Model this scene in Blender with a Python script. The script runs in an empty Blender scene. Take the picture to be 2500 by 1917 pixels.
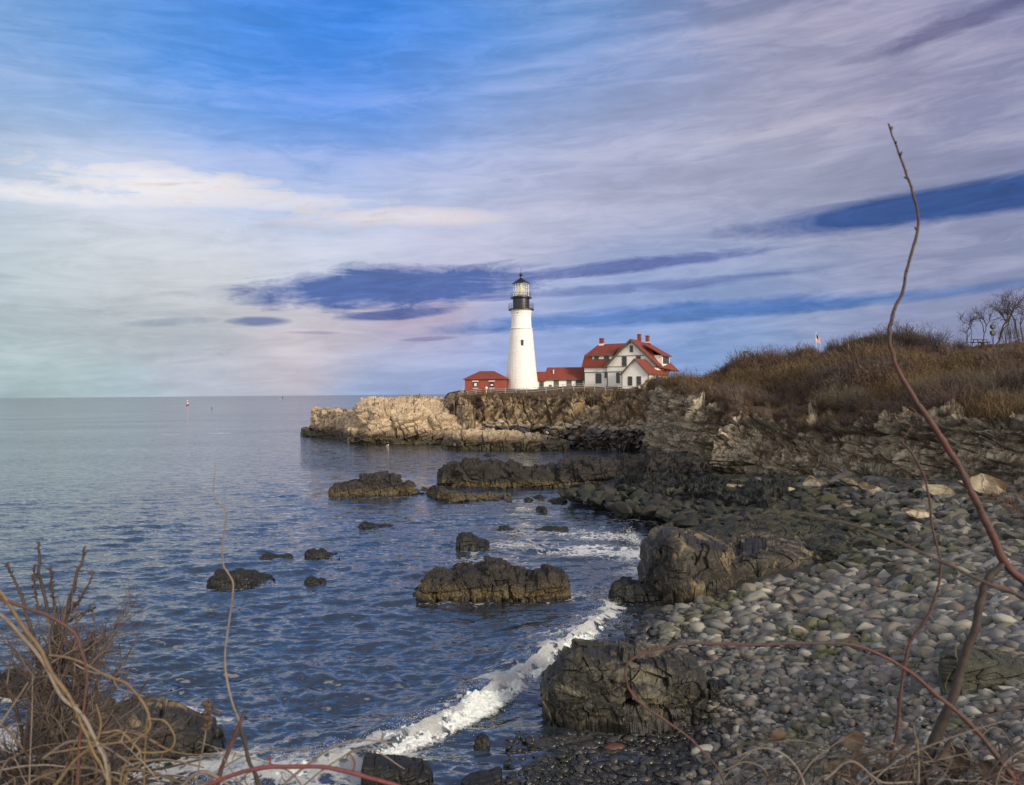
import bpy, bmesh, math, random
import numpy as np
from mathutils import Vector, Matrix
R = math.radians
C = bpy.context.scene.collection
random.seed(7); rng = np.random.default_rng(7)

# ---------------------------------------------------------------- camera
F, CX, CY, CAMZ = 1900.0, 1250.0, 958.5, 9.0
ROLL, PITCH = 0.0083, 2.5/1900
cam = bpy.data.objects.new('camera', bpy.data.cameras.new('camera')); C.objects.link(cam)
cam.data.sensor_width = 36; cam.data.lens = F/2500*36; cam.data.clip_start = 0.05; cam.data.clip_end = 60000
cam.data.dof.use_dof = True; cam.data.dof.focus_distance = 90; cam.data.dof.aperture_fstop = 8.0
fw = Vector((0, math.cos(PITCH), math.sin(PITCH))); up0 = Vector((0, -math.sin(PITCH), math.cos(PITCH)))
Rv = Vector((1, 0, 0))*math.cos(ROLL) - up0*math.sin(ROLL); Uv = Vector((1, 0, 0))*math.sin(ROLL) + up0*math.cos(ROLL)
M = Matrix((Rv, Uv, -fw)).transposed().to_4x4(); M.translation = (0, 0, CAMZ); cam.matrix_world = M
bpy.context.scene.camera = cam

def ray(px, py):
    a = (px-CX)/F; b = -(py-CY)/F
    x = a*math.cos(ROLL)+b*math.sin(ROLL); z = -a*math.sin(ROLL)+b*math.cos(ROLL)
    return Vector((x, fw.y - z*math.sin(PITCH), fw.z + z*math.cos(PITCH)))
def at(px, py, Y):                      # photo point -> world point at depth Y
    d = ray(px, py); return Vector((d.x/d.y*Y, Y, CAMZ + d.z/d.y*Y))
def gr(px, py, z=0.0):                  # photo point -> world point on the level z
    d = ray(px, py); t = (z-CAMZ)/d.z; return Vector((d.x*t, d.y*t, z))

# ---------------------------------------------------------------- light
SUN_AZ, SUN_EL = R(42), R(20)           # to the right of straight-behind the camera
sdir = Vector((math.sin(SUN_AZ)*math.cos(SUN_EL), -math.cos(SUN_AZ)*math.cos(SUN_EL), math.sin(SUN_EL)))
sun = bpy.data.objects.new('sun', bpy.data.lights.new('sun', 'SUN')); C.objects.link(sun)
sun.data.energy = 2.8; sun.data.angle = R(11); sun.data.color = (1.0, 0.88, 0.70)
sun.rotation_euler = sdir.to_track_quat('Z', 'Y').to_euler()
vs = bpy.context.scene.view_settings
vs.view_transform = 'Standard'; vs.look = 'None'; vs.exposure = 0.10; vs.gamma = 1

def lin(r, g, b):
    f = lambda c: (c/255/12.92) if c/255 <= 0.04045 else ((c/255+0.055)/1.055)**2.4
    return (f(r), f(g), f(b))

class NT:                               # terse node helper
    def __init__(s, tree): s.t = tree
    def n(s, typ, ins=None, **attr):
        nd = s.t.nodes.new(typ)
        for k, v in attr.items(): setattr(nd, k, v)
        if ins:
            for k, v in ins.items():
                sock = nd.inputs[k]
                if isinstance(v, bpy.types.NodeSocket): s.t.links.new(v, sock)
                elif v is not None:
                    if getattr(sock, 'type', '') == 'RGBA' and len(v) == 3: v = (*v, 1)
                    sock.default_value = v
        return nd
    def m(s, op, a, b=None, c=None, clamp=False):
        ins = {0: a}
        if b is not None: ins[1] = b
        if c is not None: ins[2] = c
        return s.n('ShaderNodeMath', ins, operation=op, use_clamp=clamp).outputs[0]
    def vm(s, op, a, b=None, out=0, scale=None):
        ins = {0: a}
        if b is not None: ins[1] = b
        if scale is not None: ins['Scale'] = scale
        return s.n('ShaderNodeVectorMath', ins, operation=op).outputs[out]
    def mix(s, f, a, b, blend='MIX'):
        return s.n('ShaderNodeMix', {0: f, 6: a, 7: b}, data_type='RGBA', blend_type=blend).outputs[2]
    def noise(s, vec, scale, detail=4, rough=0.55, dist=0.0, out=0):
        return s.n('ShaderNodeTexNoise', {'Vector': vec, 'Scale': scale, 'Detail': detail, 'Roughness': rough, 'Distortion': dist}).outputs[out]
    def ramp(s, f, lo, hi, a=0.0, b=1.0):
        return s.n('ShaderNodeMapRange', {0: f, 1: lo, 2: hi, 3: a, 4: b}, clamp=True).outputs[0]
    def xyz(s, x, y, z):
        return s.n('ShaderNodeCombineXYZ', {0: x, 1: y, 2: z}).outputs[0]
    def sep(s, v):
        return s.n('ShaderNodeSeparateXYZ', {0: v}).outputs

# ---------------------------------------------------------------- sky
world = bpy.data.worlds.new('World'); bpy.context.scene.world = world; world.use_nodes = True
t = world.node_tree; t.nodes.clear(); g = NT(t)
co = g.n('ShaderNodeTexCoord').outputs['Generated']
dv = g.vm('NORMALIZE', co); sx, sy, sz = g.sep(dv)
az = g.m('ARCTAN2', sx, sy); el = g.m('ARCSINE', sz)
elf = g.m('ABSOLUTE', el)
def ae(px, py):
    d = ray(px, py).normalized(); return math.atan2(d.x, d.y), math.asin(d.z)
warp = g.noise(g.xyz(g.m('MULTIPLY', az, 1.6), g.m('MULTIPLY', elf, 5.0), 0.0), 1.0, 4, 0.5, out=1)
wv = g.vm('SUBTRACT', warp, (0.5, 0.5, 0.5)); wx, wy, _ = g.sep(wv)
azw = g.m('ADD', az, g.m('MULTIPLY', wx, 0.22)); elw = g.m('ADD', elf, g.m('MULTIPLY', wy, 0.10))
SKY = [  # px, py, r, g, b, spread
 (700, 70, 0, 116, 222, .14), (850, 120, 10, 122, 220, .12), (450, 190, 30, 134, 220, .11),
 (650, 60, 5, 120, 222, .17), (1000, 120, 38, 132, 224, .16), (380, 150, 40, 138, 222, .14), (60, 40, 70, 145, 208, .12), (1350, 40, 84, 144, 208, .13),
 (1500, 220, 136, 154, 200, .13), (30, 200, 110, 150, 200, .10), (150, 360, 190, 204, 224, .14), (600, 330, 125, 160, 215, .13), (1050, 330, 152, 172, 212, .13),
 (350, 480, 226, 222, 224, .11), (80, 560, 208, 212, 216, .12), (700, 540, 198, 204, 218, .13), (1150, 520, 184, 184, 204, .13), (1500, 430, 172, 172, 192, .14),
 (1900, 180, 156, 153, 176, .14), (2250, 120, 140, 136, 166, .14), (2450, 300, 128, 130, 160, .12), (1900, 400, 162, 162, 180, .14), (2300, 620, 134, 142, 164, .14),
 (1750, 600, 138, 150, 186, .12), (60, 720, 172, 188, 180, .12), (80, 900, 166, 186, 180, .09), (450, 720, 186, 188, 184, .10), (750, 820, 184, 174, 180, .07),
 (500, 880, 168, 172, 186, .06), (1000, 900, 140, 156, 192, .07), (1200, 870, 140, 158, 204, .09), (1550, 760, 120, 148, 196, .10), (1800, 780, 104, 140, 186, .10),
 (2050, 760, 135, 145, 178, .09), (2400, 760, 138, 142, 176, .09), (1000, 760, 180, 160, 178, .06), (300, 960, 165, 184, 196, .04), (900, 960, 138, 160, 192, .04),
 (-900, 300, 120, 150, 195, .35), (-1500, 700, 150, 165, 185, .35), (3600, 300, 110, 118, 160, .4), (3300, 800, 130, 138, 170, .3), (700, -450, 105, 128, 170, .25), (1900, -450, 102, 112, 152, .25), (100, -300, 130, 146, 176, .22), (1250, -1400, 78, 92, 130, .5),
]
acc = None; wacc = None
for (px, py, r_, g_, b_, sp) in SKY:
    a0, e0 = ae(px, py)
    dx = g.m('SUBTRACT', azw, a0); dy = g.m('MULTIPLY', g.m('SUBTRACT', elw, e0), 1.35)
    d2 = g.m('ADD', g.m('MULTIPLY', dx, dx), g.m('MULTIPLY', dy, dy))
    w = g.m('EXPONENT', g.m('MULTIPLY', d2, -1.0/(sp*sp)))
    cv = g.vm('SCALE', lin(r_, g_, b_), scale=w)
    acc = cv if acc is None else g.vm('ADD', acc, cv)
    wacc = w if wacc is None else g.m('ADD', wacc, w)
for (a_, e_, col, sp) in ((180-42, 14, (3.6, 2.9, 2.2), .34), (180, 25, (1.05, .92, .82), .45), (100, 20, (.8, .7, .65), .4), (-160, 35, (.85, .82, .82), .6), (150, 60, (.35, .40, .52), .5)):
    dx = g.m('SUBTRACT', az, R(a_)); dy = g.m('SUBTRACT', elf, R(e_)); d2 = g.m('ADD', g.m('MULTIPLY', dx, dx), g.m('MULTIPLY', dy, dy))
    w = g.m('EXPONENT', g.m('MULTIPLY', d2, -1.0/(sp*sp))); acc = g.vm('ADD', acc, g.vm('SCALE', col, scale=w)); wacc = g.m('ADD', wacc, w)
acc = g.vm('ADD', acc, tuple(c*1e-4 for c in lin(62, 84, 138))); wacc = g.m('ADD', wacc, 1e-4)
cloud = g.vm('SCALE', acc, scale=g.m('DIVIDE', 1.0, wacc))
# wind-drawn streaks, rising slightly to the right
ca, sa = math.cos(R(3.5)), math.sin(R(3.5))
u1 = g.m('ADD', g.m('MULTIPLY', az, ca), g.m('MULTIPLY', elf, sa)); v1 = g.m('SUBTRACT', g.m('MULTIPLY', elf, ca), g.m('MULTIPLY', az, sa*0.8))
st = g.noise(g.xyz(g.m('MULTIPLY', u1, 2.2), g.m('MULTIPLY', v1, 17.0), 3.1), 1.3, 8, 0.6, 0.6)
st2 = g.noise(g.xyz(g.m('MULTIPLY', u1, 6.0), g.m('MULTIPLY', v1, 34.0), 7.7), 1.6, 9, 0.68, 0.9)
cr = g.noise(g.xyz(g.m('MULTIPLY', u1, 9.0), g.m('MULTIPLY', v1, 15.0), 1.7), 2.0, 6, 0.6, 0.5)
bri = g.m('ADD', g.ramp(st, .25, .75, .98, 1.24), g.ramp(st2, .3, .7, -.12, .12))
bri = g.m('ADD', bri, g.ramp(cr, .3, .7, -.05, .05))
cloud = g.vm('SCALE', cloud, scale=bri)
# thin veils of white/pink over the blue
veil = g.m('MULTIPLY', g.ramp(g.m('ADD', g.m('MULTIPLY', st, .6), g.m('MULTIPLY', st2, .4)), .47, .66), g.m('MULTIPLY', g.ramp(elf, .02, .25, .22, .36), g.m('SUBTRACT', 1.0, g.m('MULTIPLY', g.ramp(elf, .28, .42), g.ramp(az, .25, -.05, 0, .75)))))
cloud = g.mix(veil, cloud, (*lin(200, 195, 204), 1))
# the bright bank low on the left
def ell(px, py, wpx, hpx, tilt, soft, rough=1.0, nz=None):
    a0, e0 = ae(px, py); A = wpx/F; B = hpx/F
    c_, s_ = math.cos(tilt), math.sin(tilt)
    wxx, wyy = (wx, wy)
    X = g.m('ADD', g.m('SUBTRACT', az, a0), g.m('MULTIPLY', wxx, .05*rough)); Y = g.m('ADD', g.m('SUBTRACT', elf, e0), g.m('MULTIPLY', wyy, .03*rough))
    p = g.m('DIVIDE', g.m('ADD', g.m('MULTIPLY', X, c_), g.m('MULTIPLY', Y, s_)), A)
    q = g.m('DIVIDE', g.m('SUBTRACT', g.m('MULTIPLY', Y, c_), g.m('MULTIPLY', X, s_)), B)
    d = g.m('ADD', g.m('MULTIPLY', p, p), g.m('MULTIPLY', q, q))
    d = g.m('ADD', d, g.m('MULTIPLY', g.m('SUBTRACT', st2, 0.5), 2.6*rough)); d = g.m('ADD', d, g.m('MULTIPLY', g.m('SUBTRACT', cr, 0.5), 1.6*rough))
    return g.ramp(d, 1.0+soft, 1.0-soft)
def blob(c, px, py, w_, h_, tilt, soft, op, col, rough=1.0):
    tone = g.vm('SCALE', lin(*col), scale=g.m('ADD', g.ramp(st2, .3, .7, .80, 1.22), g.ramp(cr, .3, .7, -.08, .10)))
    return g.mix(g.m('MULTIPLY', ell(px, py, w_, h_, R(tilt), soft, rough), op), c, tone)
cloud = blob(cloud, 380, 455, 200, 30, 2, 1.2, .95, (238, 232, 232), 3.4)
cloud = blob(cloud, 90, 490, 200, 20, 2, 1.2, .8, (236, 232, 234), 3.4)
cloud = blob(cloud, 560, 500, 260, 22, 1, 1.2, .7, (232, 226, 230), 3.2)
cloud = blob(cloud, 960, 553, 200, 16, 2, 1.2, .8, (226, 218, 222), 3.2)
cloud = blob(cloud, 760, 715, 240, 22, 3, .9, .35, (120, 125, 160))
cloud = blob(cloud, 980, 700, 335, 46, 4, .55, .9, (68, 98, 162), 1.15)
cloud = blob(cloud, 960, 765, 125, 12, 5, .5, .85, (78, 98, 158), .8)
cloud = blob(cloud, 640, 787, 60, 10, 2, .6, .8, (86, 110, 155), .7)
cloud = blob(cloud, 420, 788, 80, 8, 3, .7, .5, (120, 135, 160), .7)
cloud = blob(cloud, 1500, 655, 330, 14, 4, .6, .85, (88, 104, 160), 1.0)
cloud = blob(cloud, 1560, 700, 330, 11, 3, .7, .7, (98, 116, 170), 1.0)
cloud = blob(cloud, 1620, 765, 480, 22, 3, .6, .8, (78, 118, 182), .8)
cloud = blob(cloud, 2150, 725, 320, 12, 3, .7, .6, (70, 110, 170), .8)
cloud = blob(cloud, 1040, 826, 60, 5, 3, .6, .6, (125, 120, 160), .5)
cloud = blob(cloud, 760, 812, 60, 4, 0, .6, .5, (135, 130, 160), .5)
cloud = blob(cloud, 2440, 476, 500, 36, 3, .45, .95, (48, 78, 136), .30)
cloud = blob(cloud, 2420, 25, 260, 18, 9, .7, .7, (88, 88, 128), .8)
cloud = blob(cloud, 190, 790, 400, 60, -8, .9, .25, (150, 160, 170), .8)
nish = g.n('ShaderNodeTexSky', sky_type='NISHITA', sun_disc=False, sun_elevation=SUN_EL, sun_rotation=math.pi-SUN_AZ)
clear = g.m('MULTIPLY', g.ramp(elf, .15, .5), g.ramp(st, .60, .36))
clear = g.m('MULTIPLY', clear, 0.22)
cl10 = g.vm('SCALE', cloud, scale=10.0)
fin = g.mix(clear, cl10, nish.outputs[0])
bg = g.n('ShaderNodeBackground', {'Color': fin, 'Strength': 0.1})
t.links.new(bg.outputs[0], g.n('ShaderNodeOutputWorld').inputs[0])
world.cycles.sampling_method = 'MANUAL'; world.cycles.sample_map_resolution = 512

# ---------------------------------------------------------------- numpy noise
def _h(ix, iy, iz, seed):
    with np.errstate(over='ignore'):
        h = (ix.astype(np.int64)*374761393 + iy.astype(np.int64)*668265263 + iz.astype(np.int64)*2147483647 + seed*1274126177) & 0xffffffff
        h = ((h ^ (h >> 13))*1274126177) & 0xffffffff
        h = ((h ^ (h >> 16))*2246822519) & 0xffffffff
        return ((h ^ (h >> 15)) & 0xffffff)/16777215.0
def vn(P, seed=0):
    i = np.floor(P).astype(np.int64); f = P-i; f = f*f*(3-2*f); o = 0
    for a in (0, 1):
        for b in (0, 1):
            for c in (0, 1):
                w = (f[:, 0] if a else 1-f[:, 0])*(f[:, 1] if b else 1-f[:, 1])*(f[:, 2] if c else 1-f[:, 2])
                o = o + w*_h(i[:, 0]+a, i[:, 1]+b, i[:, 2]+c, seed)
    return o*2-1
def fbm(P, oc=4, seed=0, gain=.5):
    s = 0; a = 1; tot = 0
    for k in range(oc):
        s = s + a*vn(P*(2.03**k)+k*17.3, seed+k); tot += a; a *= gain
    return s/tot
def sstep(x, a, b):
    t_ = np.clip((x-a)/(b-a), 0, 1); return t_*t_*(3-2*t_)
def blocks(P, size, seed=0, ang=0.0, tilt=0.0, warp=.11, edge=.06):
    """jointed rock: random offset per brick-like cell, dips at the joints"""
    ca, sa = math.cos(ang), math.sin(ang); ct, st_ = math.cos(tilt), math.sin(tilt)
    x = P[:, 0]*ca+P[:, 1]*sa; y = -P[:, 0]*sa+P[:, 1]*ca; z = P[:, 2]
    x, z = x*ct+z*st_, -x*st_+z*ct
    q = np.stack([x/size[0], y/size[1], z/size[2]], 1)
    w = np.stack([fbm(q*.6+5, 3, seed+1), fbm(q*.6+15, 3, seed+2), fbm(q*.6+25, 3, seed+3)], 1)
    q = q+w*warp*2
    j = np.floor(q[:, 2]).astype(np.int64)
    qx = q[:, 0]+_h(j, j*0, j*0, seed+5)*3; qy = q[:, 1]+_h(j, j*0+1, j*0, seed+6)*3
    # some rows have double-width blocks
    dbl = _h(j, j*0+7, j*0, seed+9) > .55; qx = np.where(dbl, qx*.55, qx)
    ix, iy = np.floor(qx).astype(np.int64), np.floor(qy).astype(np.int64)
    r = _h(ix, iy, j, seed)*2-1
    fx, fy, fz = qx-ix, qy-iy, q[:, 2]-j
    e = np.minimum(np.minimum(np.minimum(fx, 1-fx), np.minimum(fy, 1-fy)), np.minimum(fz, 1-fz))
    return r, np.clip(1-e/edge, 0, 1)

def facets(P, size, seed=0, warp=.09):
    """broken-rock faces: every cell of a jittered lattice is a tilted plane"""
    q = P/np.asarray(size); q = q+warp*np.stack([fbm(q*.8+31*k, 3, seed+k) for k in range(3)], 1)
    i0 = np.floor(q).astype(np.int64); best = np.full(len(q), 1e9); out = np.zeros(len(q))
    for a in (-1, 0, 1):
        for b in (-1, 0, 1):
            for c in (-1, 0, 1):
                ix, iy, iz = i0[:, 0]+a, i0[:, 1]+b, i0[:, 2]+c
                d = [q[:, k]-((ix, iy, iz)[k]+.15+.7*_h(ix, iy, iz, seed+10+k)) for k in range(3)]
                D = d[0]**2+d[1]**2+d[2]**2; m_ = D < best; best = np.where(m_, D, best)
                v = (_h(ix, iy, iz, seed+20)-.5)+sum((_h(ix, iy, iz, seed+30+k)-.5)*2.2*d[k] for k in range(3)); out = np.where(m_, v, out)
    return out
# ---------------------------------------------------------------- mesh helpers
def link(o, parent=None, **tags):
    C.objects.link(o)
    if parent is not None: o.parent = parent
    for k, v in tags.items():
        if v is not None: o[k] = v
    return o
def npmesh(name, V, faces, mat, parent=None, smooth=False, attrs=None, **tags):
    V = np.asarray(V, dtype=np.float32); me = bpy.data.meshes.new(name)
    me.vertices.add(len(V)); me.vertices.foreach_set('co', V.ravel())
    fs = [np.asarray(f, dtype=np.int32) for f in (faces if isinstance(faces, list) else [faces]) if len(f)]
    nl = sum(f.size for f in fs); nf = sum(len(f) for f in fs)
    me.loops.add(nl); me.polygons.add(nf)
    me.loops.foreach_set('vertex_index', np.concatenate([f.ravel() for f in fs]))
    tot = np.concatenate([np.full(len(f), f.shape[1], np.int32) for f in fs])
    me.polygons.foreach_set('loop_start', np.concatenate([[0], np.cumsum(tot)[:-1]]).astype(np.int32))
    me.polygons.foreach_set('loop_total', tot)
    me.polygons.foreach_set('use_smooth', np.full(nf, bool(smooth)))
    for k, a in (attrs or {}).items():
        a = np.asarray(a, dtype=np.float32)
        if a.ndim == 1: me.attributes.new(k, 'FLOAT', 'POINT').data.foreach_set('value', a)
        else:
            if a.shape[1] == 3: a = np.concatenate([a, np.ones((len(a), 1), np.float32)], 1)
            me.attributes.new(k, 'FLOAT_COLOR', 'POINT').data.foreach_set('color', np.ascontiguousarray(a).ravel())
    me.update(calc_edges=True); me.validate()
    if mat: me.materials.append(mat)
    return link(bpy.data.objects.new(name, me), parent, **tags)
def gfaces(nu, nv, wrap=False):
    i = np.arange(nu-1)[:, None]; j = np.arange(nv if wrap else nv-1)[None, :]; j2 = (j+1) % nv
    return np.stack([i*nv+j+0*j, (i+1)*nv+j, (i+1)*nv+j2, i*nv+j2], -1).reshape(-1, 4)
def gnormals(G):
    du = np.gradient(G, axis=0); dv_ = np.gradient(G, axis=1); n = np.cross(du, dv_)
    return n/np.maximum(np.linalg.norm(n, axis=2, keepdims=True), 1e-9)
def empty(name, loc=(0, 0, 0), rz=0, **tags):
    o = bpy.data.objects.new(name, None); o.location = loc; o.rotation_euler = (0, 0, rz); return link(o, None, **tags)

class MB:                               # small polygon builder
    def __init__(s): s.v = []; s.f = []
    def poly(s, pts, faces):
        k = len(s.v); s.v += [tuple(p) for p in pts]; s.f += [[k+i for i in f] for f in faces]; return s
    def box(s, x0, x1, y0, y1, z0, z1):
        p = [(x0, y0, z0), (x1, y0, z0), (x1, y1, z0), (x0, y1, z0), (x0, y0, z1), (x1, y0, z1), (x1, y1, z1), (x0, y1, z1)]
        return s.poly(p, [(3, 2, 1, 0), (4, 5, 6, 7), (0, 1, 5, 4), (1, 2, 6, 5), (2, 3, 7, 6), (3, 0, 4, 7)])
    def slab(s, quad, th, n=None):      # polygon extruded down by th (along n or -z)
        q = [Vector(p) for p in quad]; d = Vector(n)*th if n is not None else Vector((0, 0, -th)); m = len(q)
        pts = q+[p+d for p in q]
        return s.poly(pts, [list(range(m)), list(range(2*m-1, m-1, -1))]+[(i, m+i, m+(i+1) % m, (i+1) % m) for i in range(m)])
    def lathe(s, prof, n=32, cx=0, cy=0):
        k = len(s.v)
        for r_, z in prof:
            for i in range(n):
                a = 2*math.pi*i/n; s.v.append((cx+r_*math.cos(a), cy+r_*math.sin(a), z))
        for j in range(len(prof)-1):
            for i in range(n): s.f.append([k+j*n+i, k+j*n+(i+1) % n, k+(j+1)*n+(i+1) % n, k+(j+1)*n+i])
        s.f.append([k+i for i in range(n-1, -1, -1)]); s.f.append([k+(len(prof)-1)*n+i for i in range(n)])
        return s
    def tube(s, p0, p1, r0, r1=None, n=6):
        V_, F_ = tube([p0, p1], [r0, r0 if r1 is None else r1], n); k = len(s.v)
        s.v += [tuple(map(float, p)) for p in V_]; s.f += [[int(k+i) for i in f] for f in F_]
        s.f += [[k+i for i in range(n)][::-1], [k+n+i for i in range(n)]]
        return s
    def build(s, name, mat, parent=None, smooth=False, bevel=0, **tags):
        me = bpy.data.meshes.new(name); me.from_pydata(s.v, [], s.f)
        bm = bmesh.new(); bm.from_mesh(me); bmesh.ops.recalc_face_normals(bm, faces=bm.faces)
        if bevel: bmesh.ops.bevel(bm, geom=[e for e in bm.edges], offset=bevel, segments=1, affect='EDGES')
        bm.to_mesh(me); bm.free()
        if smooth: me.shade_smooth()
        me.materials.append(mat); return link(bpy.data.objects.new(name, me), parent, **tags)

def tube(P, r, n=6):
    P = np.asarray([tuple(p) for p in P], float); r = np.asarray(r, float); m = len(P)
    T = np.gradient(P, axis=0); T /= np.maximum(np.linalg.norm(T, axis=1, keepdims=True), 1e-9)
    ref = np.array([0.31, 0.17, 0.93]) if abs(T[0, 2]) < .9 else np.array([.95, .3, .05])
    U = np.cross(T, ref); U /= np.maximum(np.linalg.norm(U, axis=1, keepdims=True), 1e-9); W = np.cross(T, U)
    a = np.arange(n)*2*math.pi/n
    V = P[:, None]+r[:, None, None]*(np.cos(a)[None, :, None]*U[:, None]+np.sin(a)[None, :, None]*W[:, None])
    return V.reshape(-1, 3), gfaces(m, n, True)
class Bag:                              # many tubes/ribbons/rocks in one mesh
    def __init__(s): s.V = []; s.F = {}; s.c = []; s.n = 0
    def add(s, V, Fc, col=None):
        Fc = np.asarray(Fc); s.V.append(np.asarray(V, np.float32)); s.F.setdefault(Fc.shape[1], []).append(Fc+s.n); s.n += len(V)
        if col is not None: s.c.append(np.broadcast_to(np.asarray(col, np.float32), (len(V), 3)))
    def build(s, name, mat, parent=None, smooth=False, **tags):
        at_ = {'tint': np.concatenate(s.c)} if s.c else None
        return npmesh(name, np.concatenate(s.V), [np.concatenate(v) for v in s.F.values()], mat, parent, smooth, at_, **tags)

# ---------------------------------------------------------------- materials
def new_mat(name):
    m = bpy.data.materials.new(name); m.use_nodes = True; m.node_tree.nodes.clear(); return m, NT(m.node_tree)
def finish(m, g, color, rough=.8, bump=None, bstr=.5, bdist=.05, metal=0.0, spec=None, extra=None):
    ins = {'Base Color': color, 'Roughness': rough, 'Metallic': metal}
    if spec is not None: ins['Specular IOR Level'] = spec
    if extra: ins.update(extra)
    p = g.n('ShaderNodeBsdfPrincipled', ins)
    if bump is not None:
        b = g.n('ShaderNodeBump', {'Height': bump, 'Strength': bstr, 'Distance': bdist}); g.t.links.new(b.outputs[0], p.inputs['Normal'])
    g.t.links.new(p.outputs[0], g.n('ShaderNodeOutputMaterial').inputs[0]); return m
def c3(c): return (*c, 1)
def mat_plain(name, col, rough=.6, var=.15, scale=3.0, metal=0.0, bstr=.15, bdist=.01, spec=None):
    m, g = new_mat(name); co = g.n('ShaderNodeTexCoord').outputs['Object']
    nz = g.noise(co, scale, 5, .6); nf = g.noise(co, scale*7, 4, .6)
    c = g.mix(g.ramp(nz, .3, .7), c3([x*(1-var) for x in col]), c3([min(1, x*(1+var)) for x in col]))
    c = g.mix(g.ramp(nf, .4, .75, 0, var), c, c3([x*.6 for x in col]))
    return finish(m, g, c, rough, nf, bstr, bdist, metal, spec)
def mat_rock(name, cols, size=(1.2, 1.2, .8), lich=None, lich_amt=.5, tide=None, veg=None, crack=.6, rough=.85, tilt=0.0, fine=1.0, streak=.3, barn=None):
    """cols: 3 stone colours. tide: [(z, colour)...] bands from the waterline up. lich: colour of lichen patches"""
    m, g = new_mat(name); pos = g.n('ShaderNodeNewGeometry').outputs['Position']
    n1 = g.noise(pos, .35*fine, 6, .6); n2 = g.noise(pos, 1.6*fine, 8, .65); n3 = g.noise(pos, 9*fine, 6, .65)
    c = g.mix(g.ramp(n1, .35, .65), c3(cols[0]), c3(cols[1])); c = g.mix(g.ramp(n2, .42, .68), c, c3(cols[2]))
    mp = g.n('ShaderNodeMapping', {'Vector': pos, 'Rotation': (0, tilt, .3), 'Scale': tuple(1/s for s in size)}).outputs[0]
    mp = g.vm('ADD', mp, g.vm('SCALE', g.noise(pos, .7*fine, 4, .6, out=1), scale=.55))
    v1 = g.n('ShaderNodeTexVoronoi', {'Vector': mp, 'Scale': 1.0}, feature='DISTANCE_TO_EDGE').outputs[0]
    v2 = g.n('ShaderNodeTexVoronoi', {'Vector': mp, 'Scale': 2.7}, feature='DISTANCE_TO_EDGE').outputs[0]
    vc = g.n('ShaderNodeTexVoronoi', {'Vector': mp, 'Scale': 1.0}).outputs['Color']
    vs_ = g.sep(vc)[0]
    c = g.mix(g.ramp(vs_, 0, 1, 0, .75), c, g.mix(.5, c, c3([x*.55 for x in cols[2]])))   # each block has its own tone
    cr = g.m('MULTIPLY', g.ramp(v1, 0, .035), g.ramp(v2, 0, .03, .55, 1))
    c = g.mix(g.m('MULTIPLY', g.m('SUBTRACT', 1.0, cr), crack), c, c3([x*.16 for x in cols[0]]))
    px, py_, pz = g.sep(pos)
    if streak:                            # rust and seepage stains running down
        s1 = g.noise(g.xyz(g.m('MULTIPLY', px, 1.3), g.m('MULTIPLY', py_, 1.3), g.m('MULTIPLY', pz, .18)), 1.5, 5, .6)
        c = g.mix(g.ramp(s1, .55, .75, 0, streak), c, c3([cols[0][0]*.34, cols[0][1]*.25, cols[0][2]*.2]))
    if lich:
        ln = g.noise(pos, .55, 6, .7, 1.0); c = g.mix(g.ramp(ln, .66-.2*lich_amt, .74-.2*lich_amt, 0, .85), c, c3(lich))
    if veg:                               # moss and dead grass held on ledges
        nv = g.sep(g.n('ShaderNodeNewGeometry').outputs['Normal'])[2]
        c = g.mix(g.m('MULTIPLY', g.ramp(nv, .25, .6), g.ramp(n2, .3, .55)), c, c3(veg))
    rg = g.ramp(n2, .3, .7, rough-.12, rough+.05)
    if tide:
        zz = g.m('ADD', pz, g.m('MULTIPLY', g.m('SUBTRACT', n2, .5), 1.1))
        for i, (z_, col, soft) in enumerate(tide):
            mk = g.ramp(zz, z_+soft, z_-soft); c = g.mix(mk, c, g.mix(g.ramp(n3, .35, .65), c3([x*.6 for x in col]), c3([x*1.3 for x in col])))
        rg = g.mix(g.ramp(zz, tide[0][0], tide[0][0]-.5), g.xyz(rg, rg, rg), (.45, .45, .45, 1)); rg = g.sep(rg)[0]
    if barn:                              # barnacle crust flecks
        bn = g.noise(pos, 26, 3, .6); bz = g.ramp(pz, barn[0], barn[0]-.3); bz2 = g.ramp(pz, barn[1]-.15, barn[1]+.1)
        c = g.mix(g.m('MULTIPLY', g.m('MULTIPLY', g.ramp(bn, .56, .64), .55), g.m('MULTIPLY', bz, bz2)), c, c3((.28, .24, .17)))
    hb = g.m('ADD', g.m('MULTIPLY', cr, .5), g.m('ADD', g.m('MULTIPLY', n2, .6), g.m('MULTIPLY', n3, .3)))
    return finish(m, g, c, rg, hb, .8, .07/fine)
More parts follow.
